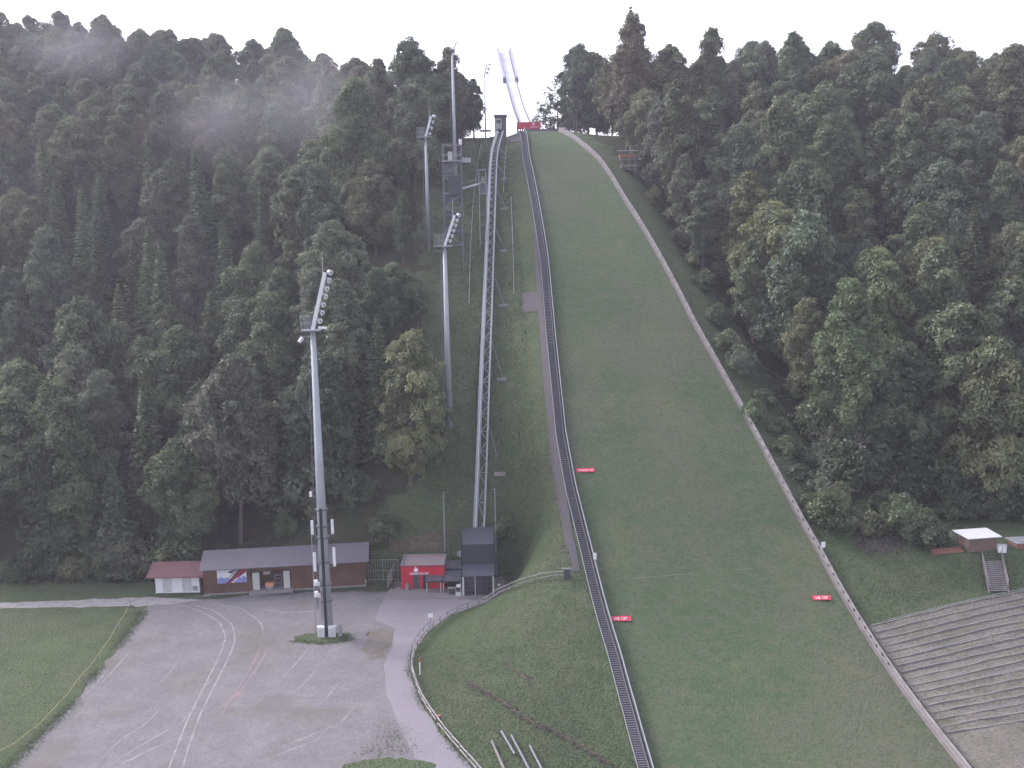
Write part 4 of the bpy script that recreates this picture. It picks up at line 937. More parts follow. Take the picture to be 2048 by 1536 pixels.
# ---------------------------------------------------------------- red distance boards on the grass
for (px, py, wpx, s, label) in ((1171, 946, 36, 'K-PUNKT 120', 'dull red distance board lettered white, high on the slope beside the stairs'), (1242, 1244, 40, 'HS 137', 'red distance board lettered white, low on the slope beside the stairs'), (1644, 1202, 34, 'HS 137', 'red distance board lettered white, next to the board wall')):
    p = G(px, py); wd = wpx / F_PX * np.linalg.norm(p - CAM); h = .62
    dy = .5; nrm = np.array([0, -.64, .77])           # lies against the slope
    upv = np.array([0, .77, .64]); a = p - np.array([wd / 2, 0, 0]) + nrm * .12 + np.array([0, 0, .05])
    T = thing('distance_board', p, label, 'sign', 'red distance boards')
    mb = MB(); mb.box(a, (wd, .02, .0), upv * h, nrm * .05); part('panel', mb, M['redsign'], T)
    mb, tw = text_mb(s, .46, (0, 0, 0), (1, 0, 0), (0, 1, 0), .01); k = (wd * .82) / tw if tw > 0 else 1; k = min(k, 1.1)
    mb, tw = text_mb(s, .46 * k, a + np.array([(wd - tw * k) / 2, 0, 0]) + upv * (.3 - .17 * k) + nrm * .062, (1, 0, 0), upv, .012); part('lettering', mb, M['white'], T)
    mb = MB()
    for k_ in (.12, .88): mb.beam(a + np.array([wd * k_, 0, 0]) - nrm * .25, a + np.array([wd * k_, 0, 0]), .05, .05)
    part('peg', mb, M['galv_dark'], T)
for (a, b, l) in (((1265, 1194), (1263, 1232), 'thin pale cord on the grass above the lower red board'), ((1606, 1150), (1634, 1190), 'thin pale cord on the grass above the red board by the wall'), ((1262, 1158), (1560, 1133), 'thin pale line stretched across the landing slope')):
    P = [G(a[0] + (b[0] - a[0]) * t_, a[1] + (b[1] - a[1]) * t_) + Z3 * .06 for t_ in np.linspace(0, 1, 12)]
    mb = MB(); mb.tpath(P, .018, 4); single('cord', mb, M['wood_pale'], P[0], l, 'cord')

# ---------------------------------------------------------------- wooden fence along the path
fp = smoothline([G(1135, 1157), G(1060, 1170), G(1000, 1193)] + [flat(*p) for p in ((962, 1212), (905, 1231), (862, 1264), (831, 1302), (822, 1342), (840, 1400), (880, 1462), (947, 1540), (990, 1590))], 1.9, 1)
T = thing('wooden_fence', fp[-1], 'weathered two-rail wooden fence curving along the path below the station', 'fence'); rr_ = random.Random(5)
fq = [np.array([p[0], p[1], gz(p[0], p[1]) ]) for p in fp]
for p in fq: mb = MB(); mb.tube(p - Z3 * .25, p + Z3 * (1.08 + rr_.uniform(-.05, .06)) + (rr_.uniform(-.05, .05), 0, 0), .075, .065, 7); part('post', mb, M['wood_grey'], T)
for h in (1.0, .5):
    for a, b in zip(fq[:-1], fq[1:]):
        mb = MB(); mb.tube(a + Z3 * (h + rr_.uniform(-.05, .05)), b + Z3 * (h + rr_.uniform(-.05, .05)), .075, .065, 7); part('rail', mb, M['wood_pale'], T)
# guard rail on the path side
gp = smoothline([flat(*p) for p in ((858, 1259), (834, 1284), (822, 1308), (818, 1342), (832, 1382))], 1.6, 1); T = thing('guard_rail', gp[0], 'dark tubular guard rail on the inner bend of the path', 'guard rail')
for p in gp: mb = MB(); mb.tube(p, p + Z3 * .95, .04, .04, 6); part('post', mb, M['galv_dark'], T)
mb = MB(); mb.tpath([p + Z3 * .95 for p in gp], .035); part('rail', mb, M['galv_dark'], T)
q = flat(862, 1262); T = thing('path_sign', q, 'thin post with a small white plate where the fence bends', 'sign'); mb = MB(); mb.tube(q, q + Z3 * 2.3, .045, .045, 7); part('post', mb, M['galv_dark'], T)
mb = MB(); mb.box(q + (-.28, -.07, 1.7), (.56, 0, 0), (0, .03, 0), (0, 0, .5)); part('plate', mb, M['white'], T)
q = flat(831, 1350) + (0.5, 0, 0); T = thing('route_post', q, 'white post with a red top beside the fence', 'post'); mb = MB(); mb.tube(q, q + Z3 * 1.5, .07, .07, 7); part('post', mb, M['white'], T); mb = MB(); mb.tube(q + Z3 * 1.5, q + Z3 * 1.9, .075, .075, 7); part('tip', mb, M['redsign'], T)
q = flat(877, 1452); T = thing('hanging_jacket', q, 'dark red and black jacket hung over the fence rail', 'jacket')
mb = MB(); mb.box(q + (-.25, -.16, .45), (.5, .1, 0), (0, .3, 0), (.02, 0, .55)); part('body', mb, M['black'], T); mb = MB(); mb.box(q + (-.2, -.2, .9), (.42, .1, 0), (0, .36, 0), (0, 0, .18)); part('collar', mb, M['rust'], T)
# steel pipes lying on the near bank
for k, ((a, b), (c, d), l) in enumerate([((1003, 1466), (1030, 1512), 'leftmost short steel pipe of the group lying on the near bank'), ((1023, 1474), (1068, 1560), 'long steel pipe lying second in the group on the near bank'), ((1060, 1495), (1098, 1570), 'long steel pipe lying rightmost in the group on the near bank'), ((984, 1486), (1012, 1550), 'dark mossy pipe half sunk in grass left of the steel pipes')]):
    p, q = G(a, b) + Z3 * .18, G(c, d) + Z3 * .18; mb = MB(); mb.tube(p, q, .13, .13, 10); single('steel_pipe', mb, M['galv_dark' if k < 3 else 'wood_grey'], p, l, 'pipe', 'pipes lying on the near bank')
# ropes and marker posts on the left field
P = [flat(*p) for p in ((262, 1216), (238, 1258), (200, 1318), (160, 1368), (110, 1430), (60, 1478), (0, 1518), (-60, 1560))]
T = thing('rope_fence', P[0], 'yellow rope strung on thin stakes along the edge of the left field', 'rope fence')
for p in P: mb = MB(); mb.tube(p, p + Z3 * .85, .03, .03, 6); part('stake', mb, M['wood_pale'], T)
mb = MB()
for a, b in zip(P[:-1], P[1:]):
    m_ = (a + b) / 2 + Z3 * .6; mb.tube(a + Z3 * .8, m_, .025, .025, 5); mb.tube(m_, b + Z3 * .8, .025, .025, 5)
part('rope', mb, M['rope'], T)
q = flat(261, 1214); T = thing('lane_post', q, 'dark post on a flat stone where the lane meets the gravel', 'post'); mb = MB(); mb.tube(q, q + Z3 * 1.2, .04, .04, 6); part('post', mb, M['galv_dark'], T); mb = MB(); mb.box(q + (-.35, -.2, 0), (.7, 0, 0), (0, .4, 0), (0, 0, .12)); part('base', mb, M['stone'], T)
q = flat(238, 1262); mb = MB(); mb.box(q + (-.14, 0, .5), (.28, 0, 0), (0, .04, 0), (0, 0, .5)); mb.tube(q, q + Z3 * .5, .03, .03, 5); single('small_plate', mb, M['galv'], q, 'small blue-grey plate on the rope fence of the left field', 'sign')

# ---------------------------------------------------------------- floodlight masts
def mast(name, base, top_px, label, rb, rt, head_len, nl, cage=True, head_dir=(.26, .02), split=False, Y=None, spike=True):
    """pole from its base to the pixel height of its head"""
    d = ray(*top_px); t_ = base[1] / d[1]; ztop = (CAM + d * t_)[2]
    T = thing(name, base, label, 'floodlight mast', 'floodlight masts')
    top = np.array([base[0], base[1], ztop])
    mb = MB(); mb.tube(base - Z3 * .3, top, rb, rt, 12); part('pole', mb, M['mast'], T, smooth=True)
    hd = np.array([head_dir[0], head_dir[1], 1.]); hd /= np.linalg.norm(hd); e = top + hd * head_len
    mb = MB(); mb.beam(top - hd * .3, e, .42 if head_len > 5 else .34, .42, up=(0, 1, 0)); part('head_beam', mb, M['white'], T)
    for k in range(nl):
        c = top + hd * (head_len * (.16 + .84 * k / max(nl - 1, 1))) + np.array([.62, -.15 + .25 * (k % 2), 0]); s_ = .36 if head_len > 5 else .3
        fx = unit(np.array([.75, -.6, -.35])); mb = MB(); mb.tube(c - fx * .3, c + fx * .08, s_ * .62, s_, 12); mb.tube(c - fx * .5, c - fx * .3, s_ * .3, s_ * .5, 8)
        mb.beam(c - fx * .3, c - np.array([.62, -.1, .0]), .1, .1)
        lo = part('floodlight', mb, M['galv'], T)
        mb = MB(); mb.tube(c + fx * .081, c + fx * .1, s_ * .88, s_ * .8, 12); part('lens', mb, M['white'], lo)
        mb = MB(); mb.tube(c + fx * .101, c + fx * .11, s_ * .35, s_ * .3, 8); part('lamp', mb, M['galv_dark'], lo)
    if cage:
        c = top + np.array([-.3, 0, -.1]); a, b = (-1.0, .75) if head_len > 5 else (-1.2, .9)
        mb = MB(); mb.box(c + (a, -.7, 0), (b - a + .5, 0, 0), (0, 1.4, 0), (0, 0, .14)); mb.beam(c + (a, -.6, -.5), top - Z3 * .8, .08, .08)
        part('platform', mb, M['galv'], T)
        mb = MB()
        for u in np.linspace(a, b * .2, 6):
            for v in (-.68, .68): mb.beam(c + (u, v, .1), c + (u, v, 1.7), .045, .045)
        for v in np.linspace(-.68, .68, 4): mb.beam(c + (a, v, .1), c + (a, v, 1.7), .045, .045)
        for h in (.9, 1.7):
            for v in (-.68, .68): mb.beam(c + (a, v, h), c + (b * .2, v, h), .05, .05)
            mb.beam(c + (a, -.68, h), c + (a, .68, h), .05, .05)
        part('railing', mb, M['galv'], T)
    if spike: mb = MB(); mb.tube(e - (.25, 0, .6), e + (-.25, 0, 2.4), .035, .02, 5); part('lightning_rod', mb, M['offwhite'], T)
    x_ = base[0] - rb - .12
    mb = MB(); mb.beam((base[0] - rb - .25, base[1], base[2] + 3), (top[0] - rt - .35, top[1], top[2] - .3), .1, .07); n = int((top[2] - base[2]) / 2.2)
    for i in range(1, n): z_ = base[2] + 3 + (top[2] - base[2] - 3.4) * i / n; f_ = (z_ - base[2]) / (top[2] - base[2]); xx = base[0] - (rb + .25) * (1 - f_) - (rt + .35) * f_; mb.beam((xx - .08, base[1], z_), (base[0], base[1], z_), .06, .06)
    part('climbing_rail', mb, M['galv_dark'], T)
    return T, top, e
b0 = flat(655, 1268)
T, top, e = mast('floodlight_mast', b0, (626, 660), 'huge nearest floodlight mast with phone antennas, standing on the grass patch in the lot', .74, .3, 6.7, 7)
# two half-shells at the foot with the dark cable tray between them
hs_ = 15.6
mb = MB(); mb.box(b0 + (-.12, -.86, .1), (.3, 0, 0), (0, .3, 0), (0, 0, hs_)); part('cable_tray', mb, M['black'], T)
for z_ in (4.2, 6.2, 9.0, 12.0, 13.4, 15.4): mb = MB(); mb.tube(b0 + Z3 * z_, b0 + Z3 * (z_ + .12), .88 - z_ * .009, .88 - z_ * .009, 14); part('clamp_ring', mb, M['galv_dark'], T)
for k, (dx_, w_) in enumerate(((-.98, .82), (.32, .82))):
    mb = MB(); mb.box(b0 + (dx_, -1.05, 0), (w_, 0, 0), (0, .5, 0), (0, 0, 1.25)); mb.box(b0 + (dx_ - .04, -1.09, 1.25), (w_ + .08, 0, 0), (0, .58, 0), (0, 0, .07)); c_ = part('base_cabinet', mb, M['white'], T)
    mb = MB(); mb.box(b0 + (dx_ + .1, -1.07, .12), (w_ - .2, 0, 0), (0, .02, 0), (0, 0, 1.0)); part('cabinet_door', mb, M['offwhite'], c_)
for (dx_, z0, L_) in ((-1.12, 12.5, 1.7), (1.25, 12.6, 1.7), (-1.02, 8.0, 2.3), (1.3, 8.6, 2.3), (-1.1, 17.1, .6)):
    mb = MB(); mb.box(b0 + (dx_ - .16, -.45, z0), (.32, 0, 0), (0, .18, 0), (0, 0, L_)); a_ = part('antenna', mb, M['white'], T)
    mb = MB(); mb.tube(b0 + (dx_ , -.1, z0 - .5), b0 + (dx_, -.1, z0 + L_ + .5), .045, .045, 6); mb.beam(b0 + (dx_, -.1, z0 - .2), b0 + (0, 0, z0 - .2), .07, .07); mb.beam(b0 + (dx_, -.1, z0 + L_ + .2), b0 + (0, 0, z0 + L_ + .2), .07, .07); part('bracket', mb, M['galv_dark'], a_)
for z0 in (4.9, 6.3):
    mb = MB(); mb.box(b0 + (-1.2, -.7, z0), (.42, 0, 0), (0, .4, 0), (0, 0, .65)); part('radio_unit', mb, M['white'], T)
    mb = MB(); mb.tube(b0 + (-.62, -1.0, z0 + .3), b0 + (-.62, -.7, z0 + .3), .26, .26, 10); part('small_dish', mb, M['offwhite'], T)
mb = MB(); mb.tube(b0 + (-1.3, -.3, 0), b0 + (-1.25, -.3, 13), .05, .05, 6); part('conduit', mb, M['galv'], T)
q = top + np.array([.7, -.4, .2]); mb = MB(); mb.box(q, (.95, 0, -.1), (0, .5, 0), (0, 0, .2)); mb.tube(top + (-1.5, -.5, -1.3), top + (-1.1, -.5, -.8), .22, .22, 8); part('camera_housing', mb, M['white'], T)
mb = MB(); q = flat(681, 1276); rr = np.random.default_rng(8)
T2 = thing('control_box', q, 'cluster of grey junction boxes on a short stand right of the mast foot', 'junction box')
mb.tube(q, q + Z3 * 1.6, .05, .05, 6); mb.tube(q + (-.35, -.1, 0), q + (.1, 0, 1.0), .04, .04, 6); part('stand', mb, M['galv'], T2)
for dx_, z0, s_ in ((-.28, .9, .5), (-.2, .35, .42), (-.12, 1.42, .34)): mb = MB(); mb.box(q + (dx_, -.25, z0), (s_, 0, 0), (0, .3, 0), (0, 0, s_)); part('box', mb, M['galv'], T2)
def slope_base(px, py, Y):
    p = at(px, py, Y); p[2] = gz(p[0], p[1]); return p
q = G(899, 852); mast('floodlight_mast', q, (888, 492), 'second floodlight mast beside the track, foot hidden by the olive tree', .55, .26, 4.6, 6, head_dir=(.36, 0))
q = slope_base(857, 470, 178); mast('floodlight_mast', q, (852, 274), 'third floodlight mast left of the judges tower, rising out of the trees', .4, .2, 3.6, 4, head_dir=(.3, 0))
q = slope_base(911, 360, 196); Tm, tp_, e_ = mast('floodlight_mast', q, (904, 112), 'tallest upper mast rising above the skyline behind the judges tower', .42, .2, 1.2, 0, cage=False, spike=False)
mb = MB(); mb.tube(tp_ + (-.5, 0, .9), tp_ + (.5, 0, .9), .4, .4, 10); mb.beam(tp_ + (.1, 0, .8), tp_ + (.9, 0, 2.6), .22, .22); part('lamp_head', mb, M['galv_dark'], Tm)
q = slope_base(972, 300, 222); T, t_, e_ = mast('floodlight_mast', q, (964, 150), 'thin faint mast in front of the trees left of the jump tower', .18, .12, 2.2, 3, cage=False)

# ---------------------------------------------------------------- judges' tower (steel frame)
Yt = 172.; base = slope_base(903, 500, Yt); c0 = at(884, 290, Yt); c1 = at(921, 290, Yt); x0, x1 = c0[0], c1[0]; zt = c0[2]; zb_ = gz((x0 + x1) / 2, Yt) - .5; dp = 3.4
T = thing('judges_tower', (x0, Yt, zb_), 'tall grey steel frame tower with a railed top deck beside the clearing', 'tower')
def hz(py): return at(900, py, Yt)[2]
for xx in (x0, x1):
    for vv in (0, dp): mb = MB(); mb.beam((xx, Yt + vv, zb_), (xx, Yt + vv, zt), .17, .17); part('column', mb, M['galv_dark'], T)
lv = [hz(k) for k in (322, 350, 388, 416, 430, 462, 490)]
mb = MB()
for z_ in lv: 
    for vv in (0, dp): mb.beam((x0, Yt + vv, z_), (x1, Yt + vv, z_), .16, .16)
    for xx in (x0, x1): mb.beam((xx, Yt, z_), (xx, Yt + dp, z_), .16, .16)
part('beam', mb, M['galv_dark'], T)
mb = MB()
for k in range(0, len(lv) - 1): a_, b_ = (x0, x1) if k % 2 else (x1, x0); mb.beam((a_, Yt - .05, lv[k]), (b_, Yt - .05, lv[k + 1]), .15, .15); mb.beam((x0, Yt, lv[k]), (x0, Yt + dp, lv[k + 1]), .12, .12)
part('diagonal_brace', mb, M['galv_dark'], T)
for za, zb2 in ((404, 388), (440, 425), (470, 452)):
    mb = MB(); mb.box((x0 + .3, Yt + .4, hz(za)), (x1 - x0 - .6, 0, 0), (0, dp - .8, 0), (0, 0, hz(zb2) - hz(za))); part('dark_infill', mb, M['clad'], T)  # dark boxes added to stand in for the dark trees behind the frame
mb = MB(); mb.box((x0 - .15, Yt - .3, lv[0] - .1), (x1 - x0 + .3, 0, 0), (0, dp + .6, 0), (0, 0, .2)); mb.box((x0, Yt, lv[2] + .1), (x1 - x0, 0, 0), (0, dp, 0), (0, 0, .12)); part('deck', mb, M['galv'], T)
mb = MB(); z1_ = zt + .1
for h in (z1_, lv[0] + 1.1): mb.beam((x0, Yt - .2, h), (x1, Yt - .2, h), .1, .1); mb.beam((x0, Yt + dp, h), (x1, Yt + dp, h), .1, .1); mb.beam((x0, Yt - .2, h), (x0, Yt + dp, h), .1, .1); mb.beam((x1, Yt - .2, h), (x1, Yt + dp, h), .1, .1)
part('railing', mb, M['galv'], T)
mb = MB(); mb.box((x0 + 1.0, Yt - .25, hz(387)), (x1 - x0 - 1.0, 0, 0), (0, .12, 0), (0, 0, hz(351) - hz(387))); part('dark_panel', mb, M['door'], T)
mb = MB(); mb.box((x0 + .9, Yt + .8, lv[0] + .1), (.7, 0, 0), (0, .7, 0), (0, 0, 1.5)); part('cabin', mb, M['doorpale'], T)
mb = MB(); mb.box((x0 + .2, Yt + 1.5, hz(345)), (1.6, 0, 0), (0, 1.2, 0), (0, 0, 1.6)); mb.box((x0 + .3, Yt - .1, hz(357)), (.7, 0, 0), (0, .2, 0), (0, 0, .15)); part('box', mb, M['galv_dark'], T)
mb = MB(); mb.tube((x1, Yt - .1, zt), (x1, Yt - .1, zt + .9), .22, .3, 8); part('lamp', mb, M['white'], T)
mb = MB(); a, b = at(922, 378, Yt + 1), at(957, 368, Yt + 4); mb.beam(a, b, 1.0, .18); mb.beam(a + Z3 * .9, b + Z3 * .9, .05, .05); part('gangway', mb, M['galv'], T)
for k, (a, b, c) in enumerate(((864, 880, 'crumpled pale sheet left of the tower'), (924, 942, 'crumpled pale sheet right of the tower'))):
    p = G(a, 326); q = G(b, 326); mb = MB(); n = 6
    for i in range(n): u = p + (q - p) * i / n; v = p + (q - p) * (i + 1) / n; h1_, h2_ = 1.0 + .25 * (i % 2), 1.0 + .25 * ((i + 1) % 2); mb.poly([u + Z3 * .1, v + Z3 * .1, v + Z3 * h2_ + (0, .2, 0), u + Z3 * h1_ + (0, .2, 0)]); mb.poly([u + Z3 * h1_ + (0, .2, 0), v + Z3 * h2_ + (0, .2, 0), v + (0, 1, .4), u + (0, 1, .4)])
    single('tarpaulin', mb, M['offwhite'], p, c + ', on the grass', 'tarpaulin')
# coaches' box beside the track
Yc = 178.; a, b = at(957, 340, Yc), at(971, 340, Yc); zg = gz(a[0], Yc); T = thing('coach_box', (a[0], Yc, zg), 'narrow two-level steel frame box beside the funicular track', 'stand'); 
for xx in (a[0], b[0]):
    for vv in (0, 1.6): mb = MB(); mb.beam((xx, Yc + vv, zg - .4), (xx, Yc + vv, a[2]), .13, .13); part('column', mb, M['galv'], T)
mb = MB(); mb.box((a[0] - .2, Yc - .2, a[2]), (b[0] - a[0] + .4, 0, 0), (0, 2.0, 0), (0, 0, .14)); part('roof', mb, M['galv'], T)
for z_ in (at(960, 366, Yc)[2], at(960, 388, Yc)[2]): mb = MB(); mb.box((a[0], Yc, z_), (b[0] - a[0], 0, 0), (0, 1.6, 0), (0, 0, .18)); part('floor', mb, M['galv'], T)
mb = MB(); z_ = at(960, 366, Yc)[2]; mb.box((a[0] + .4, Yc + .1, z_ + .2), (.6, 0, 0), (0, .5, 0), (0, 0, .9)); part('box', mb, M['wood_pale'], T)
mb = MB(); mb.box((a[0], Yc + 1.5, z_ - 1.6), (b[0] - a[0], 0, 0), (0, .08, 0), (0, 0, 1.5)); part('back_panel', mb, M['galv_dark'], T)
# hoses up the slope
for k, (pl, l) in enumerate(([(938, 610), (941, 500), (947, 400), (958, 330), (964, 290)], 'thin pale hose up the grass left of the track'), ) if False else enumerate([([(938, 610), (941, 500), (947, 400), (955, 330), (962, 290)], 'thin pale hose on the grass left of the funicular track'), ([(1007, 385), (1010, 330), (1013, 292)], 'short thin pale hose on the grass just right of the upper track'), ([(1028, 590), (1026, 500), (1022, 395)], 'thin pale hose running down to the gravel pad')]):
    P = resample([G(x, y) + Z3 * .1 for x, y in pl], 3); P = [np.array([p[0], p[1], gz(p[0], p[1]) + .15]) for p in P]; mb = MB(); mb.tpath(P, .055, 5); single('hose', mb, M['galv'], P[0], l, 'hose')

# ---------------------------------------------------------------- jump table, inrun, top station
lipY = 242.; 
ctr = [(1049, 246, 244), (1043, 232, 251), (1036, 214, 259), (1029, 188, 268), (1021, 160, 276), (1014, 130, 284), (1008, 104, 290)]
C_ = [at(a, b, c) for a, b, c in ctr]; C_ = smoothline([np.array(c) for c in C_], 1.5, 3)
Wd = np.interp(np.arange(len(C_)), [0, len(C_) - 1], [1.25, 1.35])
T = thing('inrun_ramp', C_[0], 'long pale curved inrun ramp of the ski jump rising against the sky', 'ski jump inrun')
def strip(name, a0, a1, z0, th, m):
    mb = MB()
    for i in range(len(C_) - 1):
        p, q = C_[i], C_[i + 1]; w0, w1 = Wd[i], Wd[i + 1]
        mb.hexa([p + (a0 * w0, 0, z0), p + (a1 * w0, 0, z0), q + (a1 * w1, 0, z0), q + (a0 * w1, 0, z0), p + (a0 * w0, 0, z0 + th), p + (a1 * w0, 0, z0 + th), q + (a1 * w1, 0, z0 + th), q + (a0 * w1, 0, z0 + th)])
    return part(name, mb, M[m], T)
strip('track', -.95, .95, -.1, .12, 'inrun'); strip('side_wall', -1.1, -.96, -.35, 1.05, 'inrun_side'); strip('side_wall', .96, 1.1, -.35, 1.05, 'inrun_side'); strip('underside', -1.0, 1.0, -.7, .5, 'galv_dark')
mb = MB()
for i in range(0, len(C_)): p = C_[i]; mb.box(p + (-.55, -.1, .02), (.1, 0, 0), (0, .6, 0), (0, 0, .06)); mb.box(p + (.45, -.1, .02), (.1, 0, 0), (0, .6, 0), (0, 0, .06))
part('groove_edges', mb, M['galv'], T, kind='stuff')
# side cabins along the upper part
for sg, nm in ((-1, 'left'), (1, 'right')):
    mb = MB(); k0 = int(len(C_) * .66); 
    for i in range(k0, len(C_) - 1):
        p, q = C_[i], C_[i + 1]; a0, a1 = (1.12, 1.62) if sg > 0 else (-1.62, -1.12)
        mb.hexa([p + (a0 * 1.3, 0, -.4), p + (a1 * 1.3, 0, -.4), q + (a1 * 1.3, 0, -.4), q + (a0 * 1.3, 0, -.4), p + (a0 * 1.3, 0, 1.2), p + (a1 * 1.3, 0, 1.2), q + (a1 * 1.3, 0, 1.2), q + (a0 * 1.3, 0, 1.2)])
    part('side_gallery', mb, M['gallery'], T)
    p = C_[k0]; mb = MB(); mb.box(p + (1.42 * sg - .35 if sg > 0 else -2.1, -.3, -.5), (.7, 0, 0), (0, .8, 0), (0, 0, 1.2)); part('gallery_end', mb, M['inrun_side'], T)
for i in (3, 7):
    if i >= len(C_): continue
    p = C_[i]; zg = gz(p[0], p[1]) - .5
    mb = MB()
    for a in (-.6, .6): mb.beam((p[0] + a, p[1], zg), (p[0] + a * .9, p[1], p[2] - .6), .28, .28)
    nb_ = max(1, int((p[2] - zg) / 3))
    for k in range(nb_): z_ = zg + (p[2] - .8 - zg) * k / nb_; z2 = zg + (p[2] - .8 - zg) * (k + 1) / nb_; mb.beam((p[0] - .6, p[1], z_), (p[0] + .6, p[1], z2), .1, .1)
    part('support', mb, M['rust'], T)
p = C_[-1]; mb = MB()
for a in (-1.6, 1.6): mb.beam(p + (a, 0, -.5), p + (a, 0, 1.4), .08, .08)
mb.beam(p + (-1.6, 0, 1.4), p + (1.6, 0, 1.4), .08, .08); part('top_rail', mb, M['galv'], T)
# red table front with boards
a, b = at(1034, 257, 243.4), at(1081, 257, 243.4); z0, z1 = a[2], at(1060, 244, 243.4)[2]
T = thing('jump_table', a, 'red boarded take-off table of the ski jump with white emblem', 'jump table')
mb = MB(); mb.box((a[0], 243.4, z0 - .2), (b[0] - a[0], 0, 0), (0, .2, 0), (0, 0, z1 - z0 + .2)); part('front', mb, M['redsign'], T)
mb = MB(); mb.box((a[0], 243.6, z0 - .4), (.2, 0, 0), (0, 6, 0), (0, 0, 1.4)); mb.box((b[0] - .2, 243.6, z0 - .4), (.2, 0, 0), (0, 6, 0), (0, 0, 1.4)); part('side', mb, M['rust'], T)
c = at(1067, 248, 243.38); mb = MB(); mb.poly([c + (.3 * math.cos(k), 0, .3 * math.sin(k)) for k in np.linspace(0, 6.28, 14, endpoint=False)]); part('emblem', mb, M['white'], T)
c = at(1061, 254, 243.38); mb, tw = text_mb('OBERSTDORF', .36, c - (.15, 0, .15), (1, 0, 0), Z3, .02); part('lettering', mb, M['white'], T)
a, b = at(1052, 262, 242.6), at(1116, 262, 242.6); mb = MB(); mb.box((a[0], 242.7, gz(a[0], 242.7) - .3), (b[0] - a[0], 0, 0), (0, .15, 0), (0, 0, 1.1)); 
for k in range(10): x_ = a[0] + (b[0] - a[0]) * k / 9.; mb.beam((x_, 242.6, gz(x_, 242.6)), (x_, 242.6, gz(x_, 242.6) + 1.2), .1, .1)
single('snow_fence', mb, M['galv_dark'], (a[0], 242.7, z0), 'low dark fence across the top of the landing slope', 'fence')
Ys = 246.; a, b = at(1003, 262, Ys), at(1013, 262, Ys); zt_ = at(1003, 231, Ys)[2]
T = thing('top_station', (at(990, 262, Ys)[0], Ys, a[2]), 'dark boxy top station of the funicular below the skyline gap', 'station')
mb = MB(); x_ = at(990, 262, Ys)[0]; mb.box((x_, Ys, a[2] - 2), (b[0] - x_, 0, 0), (0, 5, 0), (0, 0, zt_ - a[2] + 2)); part('wall', mb, M['clad2'], T)
mb = MB(); mb.box((x_ - .2, Ys - .3, zt_), (b[0] - x_ + .4, 0, 0), (0, 5.6, 0), (0, 0, .2)); part('roof', mb, M['galv_dark'], T)
Yc = 240.; a, b = at(991.5, 259, Yc), at(1003, 259, Yc); zt_ = at(995, 237, Yc)[2]
T = thing('funicular_car', a, 'small pale funicular cabin with a dark window waiting at the top', 'funicular car')
mb = MB(); mb.box(a, (b[0] - a[0], 0, 0), (0, 2.2, 0), (0, 0, zt_ - a[2])); part('body', mb, M['offwhite'], T)
mb = MB(); mb.box((a[0] + .15, Yc - .03, a[2] + (zt_ - a[2]) * .55), (b[0] - a[0] - .3, 0, 0), (0, .03, 0), (0, 0, (zt_ - a[2]) * .33)); part('window', mb, M['glass'], T)
mb = MB(); mb.box((a[0] + .3, Yc + .1, a[2] - .5), (b[0] - a[0] - .6, 0, 0), (0, 1.9, 0), (0, 0, .5)); mb.tube((a[0] + .8, Yc - .05, a[2] + .2), (a[0] + .8, Yc, a[2] + .2), .15, .15, 8); part('undercarriage', mb, M['black'], T)
# lattice mast and deck left of the top station
Yd = 238.; a, b = at(962, 262, Yd), at(980, 262, Yd); zg = min(gz(a[0], Yd), a[2] - 1); T = thing('equipment_deck', (a[0], Yd, zg), 'pale raised steel deck left of the top of the funicular track', 'deck')
for xx in (a[0], (a[0] + b[0]) / 2, b[0]): mb = MB(); mb.beam((xx, Yd, zg - .3), (xx, Yd, a[2]), .16, .16); part('column', mb, M['galv'], T)
mb = MB(); mb.box((a[0] - .2, Yd - .2, a[2]), (b[0] - a[0] + .4, 0, 0), (0, 2.5, 0), (0, 0, .25)); part('deck', mb, M['galv'], T)
# slanted translucent roof on posts, upper right
a, b = at(1119, 256, 240), at(1155, 231, 246); T = thing('slanted_walkway', a, 'slanted pale covered walkway on posts at the top right of the slope', 'walkway')
mb = MB(); d_ = b - a; mb.hexa([a + (0, 0, 0), b, b + (0, 1.5, 0), a + (0, 1.5, 0), a + (0, 0, .5), b + (0, 0, 1.1), b + (0, 1.5, 1.1), a + (0, 1.5, .5)]); part('deck', mb, M['galv'], T)
for k in np.linspace(.15, .95, 6): p = a + d_ * k; zg = gz(p[0], p[1]); mb = MB(); mb.beam((p[0], p[1] + .2, min(zg, p[2]) - 1.0), p + (0, .2, 0), .14, .14); part('post', mb, M['wood_grey'], T)
# coaches' platforms on stilts in the trees
Yp = 204.; T = None
q0 = at(1240, 315, Yp); zg = gz(q0[0] + 1.5, Yp)
T = thing('coach_platform', (q0[0], Yp, zg), 'two-level wooden coaches platform on stilts at the right wood edge', 'platform')
for (pa, pb, py, m_) in ((1241, 1274, 320, 'rust'), (1243, 1276, 340, 'wood_grey')):
    a, b = at(pa, py, Yp), at(pb, py, Yp); mb = MB(); mb.box(a, (b[0] - a[0], 0, 0), (0, 2.2, 0), (0, 0, .2)); part('deck', mb, M['wood_grey'], T)
    mb = MB(); mb.box(a + (0, -.05, .5), (b[0] - a[0], 0, 0), (0, .06, 0), (0, 0, .6)); mb.box(a + (-.06, -.05, .4), (.06, 0, 0), (0, 2.2, 0), (0, 0, .7)); part('railing', mb, M[m_], T)
a, b = at(1243, 340, Yp), at(1274, 340, Yp); ztp = at(1243, 303, Yp)[2]
for xx in (a[0] + .2, (a[0] + b[0]) / 2, b[0] - .2):
    for vv in (.1, 2.0): mb = MB(); mb.beam((xx, Yp + vv, min(zg, a[2] - 3) - .5), (xx, Yp + vv, ztp), .13, .13); part('stilt', mb, M['wood_grey'], T)
